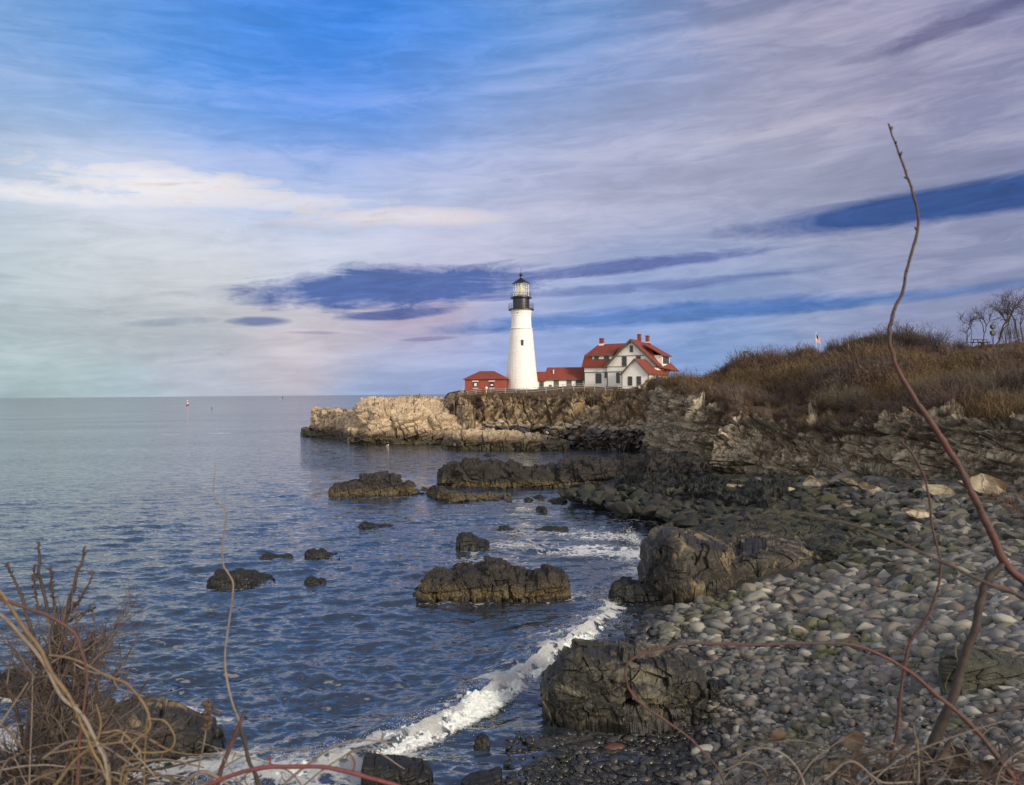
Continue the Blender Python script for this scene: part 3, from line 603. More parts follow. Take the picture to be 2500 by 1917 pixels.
E_ = [W(p.x*1.0+(p.x*.35), p.y*1.25+10, p.z-1.5) for p in K_[:12]]+[W(130, 75, 10), W(150, 24, 9.5), W(120, -50, 9), W(70, -100, 8.5), W(2, -140, 9)]
E2 = [W(p.x*2.2, p.y*1.35+60, p.z-3) for p in K_[:12]]+[W(330, 120, 10), W(350, 20, 12), W(250, -180, 12), W(120, -260, 10), W(2, -300, 8)]
E_[0] = W(28, 170, 8.6); E_[1] = W(40, 165, 9); E_[2] = W(50, 160, 9.5); E2[0] = W(30, 250, 6); E2[1] = W(60, 260, 6); E2[2] = W(100, 260, 6)
G = loft([B2, B, T_, M_, K_, E_, E2], st, 1500, [6, 90, 46, 50, 16, 8], 15)
nr = G.shape[1]; rowi = np.arange(nr)[None, :]+np.zeros((1500, 1))
cm = 1-sstep(rowi, 92, 112)                      # rock mask: cliff rows only
Gs = G.copy()
nz_ = fbm(G.reshape(-1, 3)*.09, 4, 300).reshape(G.shape[:2]); G[..., 2] += (nz_*1.1+.35*fbm(G.reshape(-1, 3)*.45, 4, 305).reshape(G.shape[:2]))*sstep(rowi, 96, 120)
G[..., 1] += (fbm(np.stack([G[..., 0].ravel()*.16, G[..., 0].ravel()*0, G[..., 2].ravel()*.25], 1), 4, 301).reshape(G.shape[:2]))*2.0*cm
outc = np.clip(fbm(G.reshape(-1, 3)*.22, 4, 303).reshape(G.shape[:2])*3.2-.25, 0, 1)*(1-sstep(rowi, 120, 150))*sstep(rowi, 92, 100)*(1-sstep(np.arange(1500)[:, None]+0*rowi, 480, 640))
HILL = rockify(G, [(1.5, (2.6, 2.4, 3.2), .35, .05), (.8, (1.3, 1.2, 1.1), .1, .05), (.22, (.5, .5, .35), .5, 0)], .3, .3, 21, np.clip(cm+outc, 0, 1), fac=[(.8, (2.6, 2.6, 2.0)), (.4, (.9, .9, .7))])
ROCKY = np.clip(cm+outc, 0, 1)
jr = 101
colour = ROCKY.ravel()
npmesh('headland_cliff', HILL[:, :jr].reshape(-1, 3), gfaces(1500, jr), MAT['rock_near'], kind='structure')
npmesh('headland_hill', HILL[:, jr-3:].reshape(-1, 3), gfaces(1500, nr-jr+3), MAT['hill'], smooth=True, kind='structure')

# --- the lighthouse point: shore, foot, cliff, plateau, back shore
sp_ = [0, 1, 2, 3, 4, 5, 6, 7, 8]
S1 = [at(1080, 1092, 143), at(1130, 1094, 143), at(1200, 1094, 142), at(1300, 1094, 135), at(1400, 1096, 126), at(1480, 1100, 123), at(1550, 1104, 120), at(1600, 1108, 116), at(1660, 1108, 113)]
S0_ = [p-Vector((0, 0, 3)) for p in S1]
Fo = [at(1090, 1062, 147), at(1130, 1050, 147), at(1200, 1050, 145), at(1300, 1054, 139), at(1400, 1058, 132), at(1480, 1060, 129), at(1550, 1062, 125), at(1610, 1062, 120), at(1680, 1062, 116)]
T1 = [at(1108, 990, 149), at(1130, 978, 148.5), at(1200, 975, 148), at(1300, 973, 145), at(1400, 972, 140), at(1480, 970, 137), at(1550, 962, 132), at(1620, 952, 127), at(1700, 950, 122)]
P1 = [at(1112, 975, 152), at(1134, 966, 151), at(1200, 962, 151), at(1300, 960, 151), at(1400, 957, 151), at(1480, 957, 151), at(1560, 953, 149), at(1640, 945, 144), at(1720, 930, 134)]
Q1 = [W(-14, 168, 9.2), W(-11, 166, 9.9), W(-5, 166, 10.2), W(4, 168, 10.3), W(12, 170, 10.4), W(19, 172, 10.6), W(27, 172, 10.8), W(38, 172, 11.2), W(55, 165, 12)]
U1 = [W(-14, 195, 8), W(-10, 198, 8.6), W(-4, 204, 8.8), W(4, 212, 9), W(13, 214, 9.2), W(22, 220, 9.5), W(34, 230, 9.5), W(50, 240, 9.5), W(80, 250, 9.5)]
U2 = [W(-15, 203, -2), W(-10, 207, -2), W(-4, 214, -2), W(4, 222, -2), W(13, 226, -2), W(24, 236, -2), W(38, 250, -2), W(60, 270, -2), W(95, 290, -2)]
Lw = [W(-17, 140, -2)]*9
for r_ in (S0_, S1, Fo, T1, P1, Q1, U1, U2): r_.insert(0, r_[0]+Vector((-7, 0, -(max(r_[0].z, 0)+2))))
sp_ = [-.6]+sp_
G = loft([S0_, S1, Fo, T1, P1, Q1, U1, U2], sp_, 760, [5, 34, 100, 16, 16, 12, 12], 15)
rowi = np.arange(G.shape[1])[None, :]+np.zeros((760, 1)); cm = (1-sstep(rowi, 139, 150))
G[..., 1] += fbm(np.stack([G[..., 0].ravel()*.14, G[..., 0].ravel()*0, G[..., 2].ravel()*.2], 1), 4, 311).reshape(G.shape[:2])*2.4*cm*sstep(rowi, 30, 60)
G[..., 2] += fbm(G.reshape(-1, 3)*.2, 4, 312).reshape(G.shape[:2])*.25*(1-cm)
POINT = rockify(G, [(2.1, (3.6, 2.8, 7.0), .2, .05), (1.0, (1.5, 1.4, 2.6), .1, -.1), (.25, (.6, .6, .8), .4, 0)], .4, .25, 41, np.clip(cm, .0, 1), fac=[(1.2, (3.2, 3.2, 4.5)), (.45, (1.2, 1.2, 1.6))])
jp = 141
npmesh('point_cliff', POINT[:, :jp].reshape(-1, 3), gfaces(760, jp), MAT['rock_cliff'], kind='structure')
npmesh('point_ground', POINT[:, jp-3:].reshape(-1, 3), gfaces(760, G.shape[1]-jp+3), MAT['hill'], smooth=True, kind='structure')

# ---------------------------------------------------------------- ridge: a rock mass from its outline and real depth
def ridge(name, keys, mat, tf, tb, seed, specs, nu=240, nv=120, sq=.6, noise=.15, ns=.8, zb=0.0, drop=1.2, parent=None, smooth=False, lean=0.0, ck=.3, endp=6, fac=None, **tags):
    """keys: (px, py_top, py_base[, level of the base]); tf/tb: metres from the waterline front to the crest, from the crest to the back"""
    K = np.array([(k[0], k[1], k[2], k[3] if len(k) > 3 else zb, k[4] if len(k) > 4 else 1.0) for k in keys], float)
    PX = np.linspace(K[0, 0], K[-1, 0], nu); py_t = np.interp(PX, K[:, 0], K[:, 1]); py_b = np.interp(PX, K[:, 0], K[:, 2]); zz = np.interp(PX, K[:, 0], K[:, 3]); th = np.interp(PX, K[:, 0], K[:, 4])
    u = np.linspace(0, 1, nu); endf = np.sqrt(np.clip(1-np.abs(2*u-1)**endp, 0, 1))*th
    a = np.linspace(0, math.pi, nv-10); ca_, sa_ = np.cos(a), np.sin(a); fr = (1-np.sign(ca_)*np.abs(ca_)**sq)/2   # 0 front .. 1 back
    hh = np.abs(sa_)**sq
    G = np.zeros((nu, nv, 3))
    for i in range(nu):
        f = gr(PX[i], py_b[i], zz[i]); d = Vector((f.x, f.y, 0)).normalized(); tfi, tbi = tf*endf[i]+.02, tb*endf[i]+.02
        Yc = f.y+d.y*tfi; top = at(PX[i], py_t[i], Yc); H = max(top.z-zz[i], .02)
        dep = np.where(fr < .5, fr*2*tfi, tfi+(fr-.5)*2*tbi)
        col = np.stack([f.x+d.x*dep+lean*hh*H, f.y+d.y*dep, zz[i]+hh*H], 1)
        sk = np.linspace(drop, 0, 6)[:5]
        G[i, :5] = np.stack([col[0, 0]-d.x*sk*.3, col[0, 1]-d.y*sk*.3, zz[i]-sk], 1); G[i, 5:-5] = col
        G[i, -5:] = np.stack([col[-1, 0]+d.x*sk[::-1]*.3, col[-1, 1]+d.y*sk[::-1]*.3, zz[i]-sk[::-1]], 1)
    Nn = gnormals(G); mid = G.mean(axis=(0, 1)); s = np.sign(((G-mid)*Nn).sum(2).mean()) or 1; Nn = (Nn*s).reshape(-1, 3); P = G.reshape(-1, 3)
    w = np.repeat(np.clip(endf*1.2, .15, 1), nv); dd = noise*fbm(P*ns, 5, seed+90, .55)
    for k, (amp, size, ang, tilt) in enumerate(specs):
        r, e = blocks(P, size, seed+k*11, ang, tilt); dd = dd+amp*(r*.5)-amp*ck*e**1.5
    if fac is None: fac = [(specs[0][0]*.5, max(specs[0][1][0]*.8, .3)), (specs[0][0]*.22, max(specs[0][1][0]*.3, .12))]
    for k, (amp, size) in enumerate(fac): dd = dd+amp*facets(P, size, seed+500+k)
    P = P+Nn*(dd*w)[:, None]
    Gd = P.reshape(G.shape); c0 = Gd[0].mean(0); c1 = Gd[-1].mean(0)
    V = np.concatenate([Gd.reshape(-1, 3), [c0, c1]]); n0 = nu*nv
    j = np.arange(nv-1); caps = np.concatenate([np.stack([np.full(nv-1, n0), j, j+1], 1), np.stack([np.full(nv-1, n0+1), (nu-1)*nv+j+1, (nu-1)*nv+j], 1)])
    o = npmesh(name, V, [gfaces(nu, nv), caps], mat, parent, smooth, **tags)
    return o
def sp(a, s, ang=.2, tilt=.18): return [(a, (2.2*s, 2.0*s, 1.1*s), ang, tilt), (a*.5, (.8*s, .9*s, .45*s), ang-.2, tilt), (a*.2, (.3*s, .3*s, .2*s), ang+.3, tilt)]
LEDGE = 'the rocky outcrops of the lighthouse point'
# pale outcrops at the seaward end of the point
ridge('rock_outcrop', [(757, 1050, 1058, .3), (762, 1016, 1060, .3), (768, 1004, 1062, .3), (800, 1001, 1064, .3), (835, 1005, 1068, .3), (870, 1008, 1072, .3), (905, 1020, 1074, .3)], MAT['rock_pale'], 5, 10, 101, [(1.1, (2.4, 3, 5.5), .1, .35), (.5, (1.0, 1, 1.6), .0, .3), (.14, (.4, .4, .4), .3, .2)], 280, 160, .5, .15, .4,
      kind='structure')
ridge('rock_outcrop', [(835, 1060, 1074, .3), (850, 1030, 1076, .3), (866, 1000, 1078, .3), (880, 988, 1079, .3), (905, 979, 1080, .3), (945, 976, 1080, .3), (1000, 981, 1080, .3), (1060, 991, 1079, .3), (1110, 1003, 1078, .3), (1160, 1020, 1077, .3), (1210, 1033, 1077, .3), (1260, 1046, 1077, .3), (1310, 1060, 1080, .3), (1350, 1072, 1082, .3)], MAT['rock_pale'], 14, 12, 111,
      [(1.5, (5.5, 6, 2.6), .15, .32), (.85, (2.2, 2.6, 1.3), .05, .30), (.28, (.8, .8, .42), .1, .3)], 620, 230, .78, .35, .22, kind='structure')
ridge('rock_outcrop', [(940, 992, 1006, 4.8), (975, 974, 1008, 4.8), (1010, 971, 1010, 4.8), (1060, 971, 1012, 4.8), (1090, 976, 1014, 4.8), (1110, 980, 1016, 4.8)], MAT['rock_pale'], 8, 12, 121, [(.7, (2.5, 3, 1.5), .15, -.2), (.35, (1, 1, .6), .1, -.2)], 240, 110, .7, .3, .4, kind='structure', drop=5)
ridge('rock_outcrop', [(1070, 996, 1020, 4.0), (1086, 978, 1022, 4.0), (1104, 966, 1024, 4.0), (1118, 968, 1026, 4.0), (1136, 980, 1028, 4.0), (1160, 996, 1028, 4.0)], MAT['rock_cliff'], 4, 8, 125, [(.7, (1.5, 2, 2.8), .15, .1), (.35, (1, 1, .6), .1, -.2)], 160, 110, .6, .3, .4, kind='structure', drop=5)
ridge('rock_outcrop', [(1076, 1082, 1092), (1084, 1066, 1094), (1120, 1060, 1097), (1170, 1058, 1098), (1230, 1060, 1099), (1290, 1064, 1100), (1340, 1072, 1100), (1390, 1082, 1100)], MAT['rock_pale'], 5, 10, 131, [(.9, (3.2, 2.4, 2.4), .1, .1), (.4, (1.1, 1, .8), .0, .3), (.15, (.4, .4, .4), .3, .2)], 340, 120, .6, .25, .5, kind='structure')
ridge('rock_outcrop', [(733, 1058, 1062), (737, 1046, 1064), (748, 1045, 1065), (760, 1056, 1066), (800, 1060, 1070), (850, 1058, 1075), (900, 1063, 1082), (960, 1072, 1086), (1040, 1076, 1086), (1090, 1078, 1087)], MAT['rock_pale'], 3, 6, 141, [(.6, (2.2, 2, 1.4), .1, .1), (.3, (.9, 1, .5), .0, .0)], 300, 80, .6, .2, .6, kind='structure')
# dark weed-covered reefs
ROCKS = [
 ('sea_reef', [(802, 1208, 1212), (808, 1190, 1212), (818, 1178, 1212), (850, 1172, 1213), (880, 1166, 1213), (886, 1154, 1212), (930, 1153, 1212), (976, 1153, 1210), (980, 1168, 1210), (1002, 1178, 1208), (1010, 1192, 1207), (1040, 1200, 1205), (1062, 1204, 1207)], 1.6, 2.6, .55, 1.1, 'low reef with a flat grey block on top, left of the long dark ledge', None),
 ('sea_reef', [(1040, 1198, 1204), (1058, 1190, 1214), (1075, 1192, 1222), (1100, 1196, 1226), (1130, 1202, 1226), (1160, 1208, 1222), (1210, 1212, 1222), (1250, 1220, 1225)], 1.2, 1.8, .6, 1.0, 'small ochre weedy reef trailing right in front of the long ledge', None),
 ('sea_rock', [(1308, 1243, 1250), (1315, 1236, 1250), (1330, 1234, 1251), (1336, 1246, 1250)], .7, .9, .7, .7, 'small round black rock alone below the long dark ledge', None),
 ('sea_rock', [(1112, 1340, 1344), (1114, 1312, 1346), (1124, 1300, 1347), (1140, 1298, 1346), (1160, 1306, 1345), (1188, 1320, 1342), (1195, 1330, 1339)], .8, 1.3, .5, .8, 'upright dark rock with a slanting top behind the large weedy reef', None),
 ('sea_reef', [(1008, 1448, 1452), (1020, 1436, 1462), (1040, 1418, 1466), (1068, 1402, 1468), (1118, 1402, 1468), (1122, 1390, 1468), (1150, 1382, 1469), (1186, 1376, 1469), (1190, 1366, 1469), (1225, 1366, 1469), (1245, 1378, 1469), (1290, 1388, 1469), (1300, 1393, 1469), (1350, 1396, 1467), (1380, 1402, 1466), (1392, 1420, 1463), (1393, 1440, 1458)], 1.3, 2.4, .5, .9, 'largest reef in the water, stepped dark top over a tan barnacle band', None),
 ('sea_rock', [(504, 1428, 1432), (510, 1416, 1434), (520, 1402, 1436), (532, 1385, 1437), (552, 1386, 1437), (572, 1397, 1436), (610, 1400, 1432), (640, 1408, 1424), (672, 1420, 1423)], .7, 1.1, .6, .7, 'dark rock tapering to the right, crossed by the pale twig', None),
 ('sea_rock', [(744, 1356, 1362), (750, 1346, 1364), (765, 1340, 1364), (790, 1342, 1364), (800, 1352, 1364), (830, 1362, 1364)], .6, .9, .6, .6, 'small dark rock with a flat top and a low tail to its right', None),
 ('sea_rock', [(742, 1426, 1428), (752, 1412, 1429), (768, 1409, 1429), (775, 1418, 1429), (796, 1426, 1428)], .5, .7, .6, .5, 'small black rock just left of the largest reef, low in the water', None),
 ('sea_rock', [(874, 1286, 1289), (888, 1277, 1290), (910, 1278, 1290), (936, 1286, 1290), (962, 1288, 1290)], .6, .9, .6, .6, 'low flat rock awash in the middle of the bay', None),
 ('sea_rock', [(1212, 1293, 1294), (1222, 1282, 1294), (1240, 1283, 1294), (1256, 1292, 1294)], .6, .8, .6, .5, 'small low rock above and right of the upright dark rock', None),
 ('sea_rock', [(1306, 1296, 1297), (1330, 1292, 1298), (1350, 1287, 1298), (1370, 1290, 1298), (1388, 1296, 1297)], .6, .8, .6, .5, 'long thin rock awash, rightmost of the mid-bay rocks', None),
 ('sea_rock', [(632, 1360, 1362), (650, 1353, 1363), (680, 1357, 1363), (716, 1361, 1362)], .4, .6, .6, .4, 'barely surfacing flat rock left of the small flat-topped rock', None),
 ('sea_rock', [(1180, 1113, 1114.5), (1190, 1110, 1115), (1194, 1105, 1115), (1200, 1110, 1115), (1212, 1113, 1114.5)], .8, 1.2, .6, .5, 'tiny dark rock awash below the tower, beyond the reefs', None),
 ('sea_rock', [(1338, 1224, 1226), (1352, 1216, 1228), (1372, 1212, 1228), (1385, 1222, 1227)], .7, 1, .6, .5, 'dark pointed rock with a sloping left side under the long ledge', None),
 ('sea_rock', [(1275, 1220, 1222), (1290, 1213, 1224), (1302, 1221, 1223)], .6, .8, .6, .4, 'leftmost little rock in the row under the long ledge', None),
 ('sea_rock', [(1300, 1214, 1216), (1318, 1208, 1218), (1334, 1216, 1217)], .6, .8, .6, .4, 'second little rock in the row under the long ledge', None),
]
for i, (nm, keys, tf, tb, sq, s, lab, _) in enumerate(ROCKS):
    w_ = abs(keys[-1][0]-keys[0][0]); big = w_ > 200; keys = [(k[0], k[1]+.16*(k[2]-k[1]), k[2]) for k in keys]
    H = 1.0*s
    ridge(nm, keys, MAT['rock_sea'] if big else MAT['rock_wet'], tf, tb, 200+i*7, sp(.34*s if big else .22*s, .75*s, .1*i), 340 if big else 110, 110 if big else 60, sq, .30*s, .9, label=lab, category='rock', group=('reefs in the bay' if nm == 'sea_reef' else 'rocks standing in the sea'))
# long dark ledge reaching out from the headland, and the weed-covered platform it grows from
ridge('rock_ledge', [(1068, 1170, 1172), (1072, 1152, 1180), (1100, 1136, 1186), (1140, 1133, 1190), (1190, 1134, 1192), (1250, 1136, 1193), (1300, 1146, 1193), (1360, 1146, 1193), (1366, 1128, 1193), (1400, 1124, 1194), (1450, 1128, 1196), (1520, 1132, 1200), (1580, 1124, 1206), (1620, 1118, 1212), (1680, 1120, 1222), (1740, 1150, 1230)], MAT['rock_sea'], 5, 7, 301, sp(.8, 1.5, .1), 620, 140, .62, .35, .5, kind='structure')
ridge('rock_ledge', [(1400, 1192, 1214), (1470, 1180, 1224), (1540, 1172, 1236), (1610, 1166, 1246), (1680, 1172, 1262), (1760, 1178, 1280), (1860, 1190, 1300), (1960, 1200, 1310), (2060, 1235, 1310)], MAT['rock_wet'], 7, 7, 311, sp(.8, 1.0, .4), 620, 180, .9, .5, .5, kind='structure')
ridge('rock_ledge', [(1500, 1256, 1262), (1520, 1246, 1266), (1590, 1245, 1272), (1660, 1248, 1280), (1740, 1255, 1290)], MAT['rock_wet'], 1.5, 2.5, 321, sp(.4, .8, .2), 260, 70, .6, .2, .8, kind='structure')
ridge('rock_ledge', [(1650, 1312, 1330), (1720, 1294, 1350), (1800, 1288, 1370), (1900, 1290, 1385), (2000, 1312, 1400), (2100, 1345, 1420), (2200, 1392, 1436), (2270, 1420, 1440)], MAT['rock_weed'], 3, 5, 331, [(.30, (3, 2, .3), .3, .25), (.12, (1.2, .9, .2), .3, .25)], 420, 120, .8, .3, .8, zb=.6, kind='structure')
ridge('rock_ledge', [(1860, 1330, 1352, .9), (1940, 1318, 1380, .9), (2040, 1328, 1408, .9), (2140, 1366, 1432, 1.1), (2230, 1402, 1446, 1.3), (2300, 1432, 1452, 1.5)], MAT['rock_weed'], 1.6, 3, 341, [(.22, (2.4, 1.6, .22), .3, .25), (.1, (1.0, .8, .14), .3, .25)], 360, 110, .7, .25, .8, kind='structure')
# the two great boulders
ridge('shore_boulder', [(1562, 1440, 1452), (1568, 1400, 1466), (1584, 1340, 1472), (1604, 1316, 1478), (1640, 1309, 1486), (1662, 1310, 1488), (1720, 1322, 1482), (1775, 1334, 1478), (1790, 1338, 1472), (1800, 1362, 1468, .05, .93), (1812, 1348, 1462), (1850, 1340, 1458), (1910, 1338, 1452), (1960, 1344, 1448), (2020, 1368, 1446), (2080, 1378, 1440), (2140, 1396, 1432)], MAT['rock_big'], 1.3, 4.2, 401,
      [(.45, (4.5, 3, 5.2), .1, .05), (.10, (1.7, 1.5, 1.6), .5, .4)], 640, 220, .27, .12, .6, ck=.15, endp=14, fac=[(.24, (2.4, 2.4, 3.2)), (.11, (.9, .9, .8)), (.04, (.3, .3, .3))], zb=.05, label='biggest boulder on the shore, tan stained face, with surf breaking at its left end', category='boulder')
ridge('shore_boulder', [(1488, 1452, 1462), (1500, 1430, 1470), (1530, 1420, 1474), (1570, 1430, 1478), (1620, 1440, 1482), (1660, 1470, 1490)], MAT['rock_wet'], .6, 1.2, 411, sp(.2, .6, .2), 160, 70, .6, .12, 1.2, label='low wet black rock at the left foot of the biggest boulder', category='boulder')
ridge('shore_boulder', [(1324, 1740, 1752), (1332, 1700, 1764), (1345, 1668, 1772), (1368, 1625, 1780), (1388, 1602, 1784), (1420, 1594, 1788), (1500, 1600, 1790), (1580, 1610, 1790), (1640, 1618, 1786), (1690, 1632, 1778), (1710, 1650, 1768), (1720, 1685, 1756), (1722, 1715, 1745)], MAT['rock_boulder'], .9, 1.7, 421,
      [(.16, (1.9, 1.8, 3.2), .35, .45), (.05, (.8, .9, .7), .6, .5)], 460, 220, .42, .16, .9, ck=.2, endp=10, fac=[(.20, (1.0, 1.0, .8)), (.07, (.38, .38, .32)), (.025, (.13, .13, .12))], zb=.0, label='rounded dark boulder in front at the edge of the surf, cracked grey right end', category='boulder')
ridge('shore_boulder', [(1718, 1705, 1720), (1735, 1672, 1728), (1760, 1668, 1726), (1790, 1690, 1716)], MAT['rock_wet'], .35, .6, 431, sp(.1, .3, .2), 90, 60, .6, .05, 2, zb=.15, label='small dark rock against the right end of the front boulder', category='boulder')
ridge('shore_boulder', [(882, 1896, 1925), (888, 1862, 1930), (930, 1864, 1932), (1000, 1870, 1928), (1040, 1888, 1920), (1058, 1905, 1915)], MAT['rock_wet'], .35, .7, 441, sp(.1, .5, .2), 160, 70, .5, .05, 2, label='flat black rock under the foam at the bottom edge of the picture', category='boulder')
ridge('shore_boulder', [(1120, 1935, 1940), (1150, 1908, 1945), (1200, 1898, 1940), (1222, 1890, 1930), (1226, 1915, 1925)], MAT['rock_wet'], .25, .5, 445, sp(.06, .4, .2), 110, 60, .5, .04, 2, label='wedge of black rock at the bottom edge right of the foam', category='boulder')
ridge('shore_boulder', [(1156, 1822, 1826), (1162, 1800, 1828), (1178, 1792, 1828), (1192, 1800, 1826), (1196, 1815, 1822)], MAT['rock_wet'], .15, .25, 447, sp(.05, .3, .2), 70, 50, .6, .03, 2, label='small black stone just below the breaking foam', category='boulder')
ridge('shore_boulder', [(2292, 1640, 1650), (2300, 1600, 1672), (2350, 1594, 1684), (2420, 1606, 1684), (2520, 1634, 1690), (2620, 1664, 1700)], MAT['rock_slab'], .5, 1.3, 451, [(.10, (2.5, 1.2, .22), .2, .18), (.03, (.9, .6, .12), .2, .18)], 220, 90, .6, .06, 1.2, zb=2.3, drop=.6, label='long layered mossy slab at the right edge of the beach', category='boulder')
ridge('shore_boulder', [(-60, 1660, 1690), (0, 1655, 1700), (40, 1662, 1704), (90, 1664, 1700), (110, 1680, 1696)], MAT['rock_wet'], .5, 1.0, 461, sp(.2, .6, .2), 140, 60, .5, .1, 1.5, label='dark ledge in the surf behind the thorny bush, upper of two at the left edge', category='boulder')
ridge('shore_boulder', [(60, 1790, 1830), (80, 1750, 1850), (200, 1738, 1862), (300, 1732, 1866), (380, 1738, 1866), (440, 1752, 1862), (462, 1772, 1856), (490, 1782, 1850), (520, 1800, 1842), (550, 1822, 1836)], MAT['rock_big'], .8, 1.5, 471, sp(.22, .8, .2), 320, 100, .5, .12, 1.2, label='broad stepped dark rock behind the golden vines at lower left', category='boulder')
ridge('shore_boulder', [(-60, 1850, 1900), (-10, 1838, 1920), (40, 1852, 1925), (60, 1880, 1920)], MAT['rock_wet'], .4, .7, 481, sp(.1, .5, .2), 100, 50, .6, .06, 1.5, label='wet black rock in the lower left corner', category='boulder')

# ---------------------------------------------------------------- loose stones
def ico(sub):
    bm = bmesh.new(); bmesh.ops.create_icosphere(bm, subdivisions=sub, radius=1); V = np.array([v.co[:] for v in bm.verts]); Fc = np.array([[v.index for v in f.verts] for f in bm.faces]); bm.free(); return V, Fc
ICO = {k: ico(k) for k in (1, 2, 3)}
def stone_proto(sub, seed, angular):
    V, Fc = ICO[sub]; V = V.copy(); r_ = np.random.default_rng(seed)
    for _ in range(11 if angular else 5):
        n = r_.normal(size=3); n /= np.linalg.norm(n); d = r_.uniform(.45, .8) if angular else r_.uniform(.72, .92)
        V -= np.maximum(V@n-d, 0)[:, None]*n*(1.0 if angular else .8)
    V *= 1+.16*fbm(V*1.5+seed, 3, seed)[:, None]; V *= np.array([r_.uniform(.9, 1.25), r_.uniform(.65, .9), r_.uniform(.38, .6)])*(1.0 if not angular else np.array([1.1, 1.0, 1.15]))
    return V, Fc
COB = [stone_proto(2, i, False) for i in range(14)]; COB1 = [stone_proto(1, i, False) for i in range(14)]; ANG = [stone_proto(2, 50+i, True) for i in range(16)]; ANG3 = [stone_proto(3, 50+i, True) for i in range(16)]
def rotm(rz, rx, ry):
    return np.array((Matrix.Rotation(rz, 3, 'Z')@Matrix.Rotation(rx, 3, 'X')@Matrix.Rotation(ry, 3, 'Y')))
CLIFFST = [(.10, .096, .085), (.13, .122, .105), (.075, .075, .07), (.18, .17, .15), (.09, .088, .066), (.065, .068, .05), (.115, .095, .078)]
STONE = [(.155, .15, .138), (.19, .183, .17), (.115, .115, .113), (.16, .145, .12), (.24, .232, .205), (.125, .13, .112), (.165, .137, .117), (.08, .08, .078), (.20, .175, .14), (.36, .34, .29)]
GREENISH = [(.085, .085, .045), (.11, .105, .06), (.07, .075, .045)]
MOSS = (.545, (.085, .092, .026))
MAT['cobble'] = mat_tint('cobbles', .82, wet=.42, moss=MOSS); MAT['rubble'] = mat_tint('rubble', .88, wet=.9, scale=7, moss=(.57, (.042, .044, .022)), bd=.03)
MAT['cobble_own'] = mat_tint('cobble_single', .82, wet=.42, cols=[STONE[i] for i in (1, 4, 3, 0, 9, 8, 5, 6)], moss=MOSS)
MAT['rubble_own'] = mat_tint('rubble_single', .88, wet=.9, scale=7, cols=[(.13, .125, .11), (.17, .16, .135), (.10, .10, .09), (.22, .205, .18), (.12, .115, .085), (.09, .095, .065), (.15, .125, .10)], moss=(.57, (.042, .044, .022)), bd=.03)
def surf(px, py, it=6):                   # where the photo ray meets the beach
    z = 1.0
    for _ in range(it): p = gr(px, py, z); z = float(beach_z(p.x, p.y)[0])
    return gr(px, py, z)
def surf_v(px, py, it=7):
    a = (px-CX)/F; b = -(py-CY)/F; x = a*math.cos(ROLL)+b*math.sin(ROLL); zc = -a*math.sin(ROLL)+b*math.cos(ROLL)
    dx, dy, dz = x, fw.y-zc*math.sin(PITCH), fw.z+zc*math.cos(PITCH); z = np.full(len(px), 1.0)
    for _ in range(it): t_ = (z-CAMZ)/dz; X, Y = dx*t_, dy*t_; z = .5*z+.5*beach_z(X, Y)
    return X, Y, beach_z(X, Y)
def in_poly(px, py, poly):
    c = np.zeros(len(px), bool); n = len(poly)
    for i in range(n):
        (x0, y0), (x1, y1) = poly[i], poly[(i+1) % n]; c ^= ((y0 > py) != (y1 > py)) & (px < (x1-x0)*(py-y0)/((y1-y0) or 1e-9)+x0)
    return c
def scatter_stones(poly, n, size_px, protos, own_protos, mats, own, label, cat, group, name, bury=.3, smooth=True, flat=1.0, seed=1, maxm=1.3, cols=STONE, weedy=None, weed_mat=None):
    r_ = np.random.default_rng(seed); P = np.array(poly); m = 0; X = []
    px = r_.uniform(P[:, 0].min(), P[:, 0].max(), n*6); py = r_.uniform(P[:, 1].min(), P[:, 1].max(), n*6); k = in_poly(px, py, poly); px, py = px[k][:n], py[k][:n]
    x, y, z = surf_v(px, py); s = size_px(px, py, r_.random(len(px)))*y/F/2; s = np.minimum(s, maxm); order = np.argsort(-(s/y)); bag = Bag()
    meshes = []
    for V, Fc in own_protos+own_protos:
        me = bpy.data.meshes.new(name); me.from_pydata([tuple(v) for v in V], [], [tuple(map(int, f)) for f in Fc]); me.materials.append(weed_mat if weed_mat is not None and len(meshes) >= len(own_protos) else mats[1])
        if smooth: me.shade_smooth()
        meshes.append(me)
    for q, i in enumerate(order):
        rz, rx, ry = r_.uniform(0, 6.28), r_.normal(0, .22), r_.normal(0, .22); si = s[i]; loc = (x[i], y[i], z[i]+si*(.45-bury))
        if q < own:
            o = bpy.data.objects.new(name, meshes[int(r_.integers(len(meshes)//2))+(len(meshes)//2 if weedy is not None and weedy(px[i], py[i], r_) else 0)]); o.location = loc; o.rotation_euler = (rx, ry, rz); o.scale = (si, si, si*flat)
            link(o, None, label='dark weed-green '+label if (weed_mat is not None and o.data.materials[0] == weed_mat) else label, category=cat, group=group)
        else:
            V, Fc = protos[int(r_.integers(len(protos)))]; Vw = (V*np.array([si, si, si*flat]))@rotm(rz, rx, ry).T+np.array(loc)
            col = np.array((cols(px[i], py[i], r_) if callable(cols) else cols[int(r_.integers(len(cols)))]))*r_.uniform(.75, 1.2); bag.add(Vw, Fc, np.clip(col, 0, 1))
    if bag.n: bag.build(name+'s', mats[0], smooth=smooth, kind='stuff', label='the rest of the '+group, category=cat)
def cob_size(px, py, r): return (8+40*r**5)*np.interp(py, [1450, 1600, 1750, 1917], [1.15, 1.05, .92, .95])*np.interp(px, [1400, 2500], [.85, 1.35])*np.where(py < 1560, 1.1, 1)
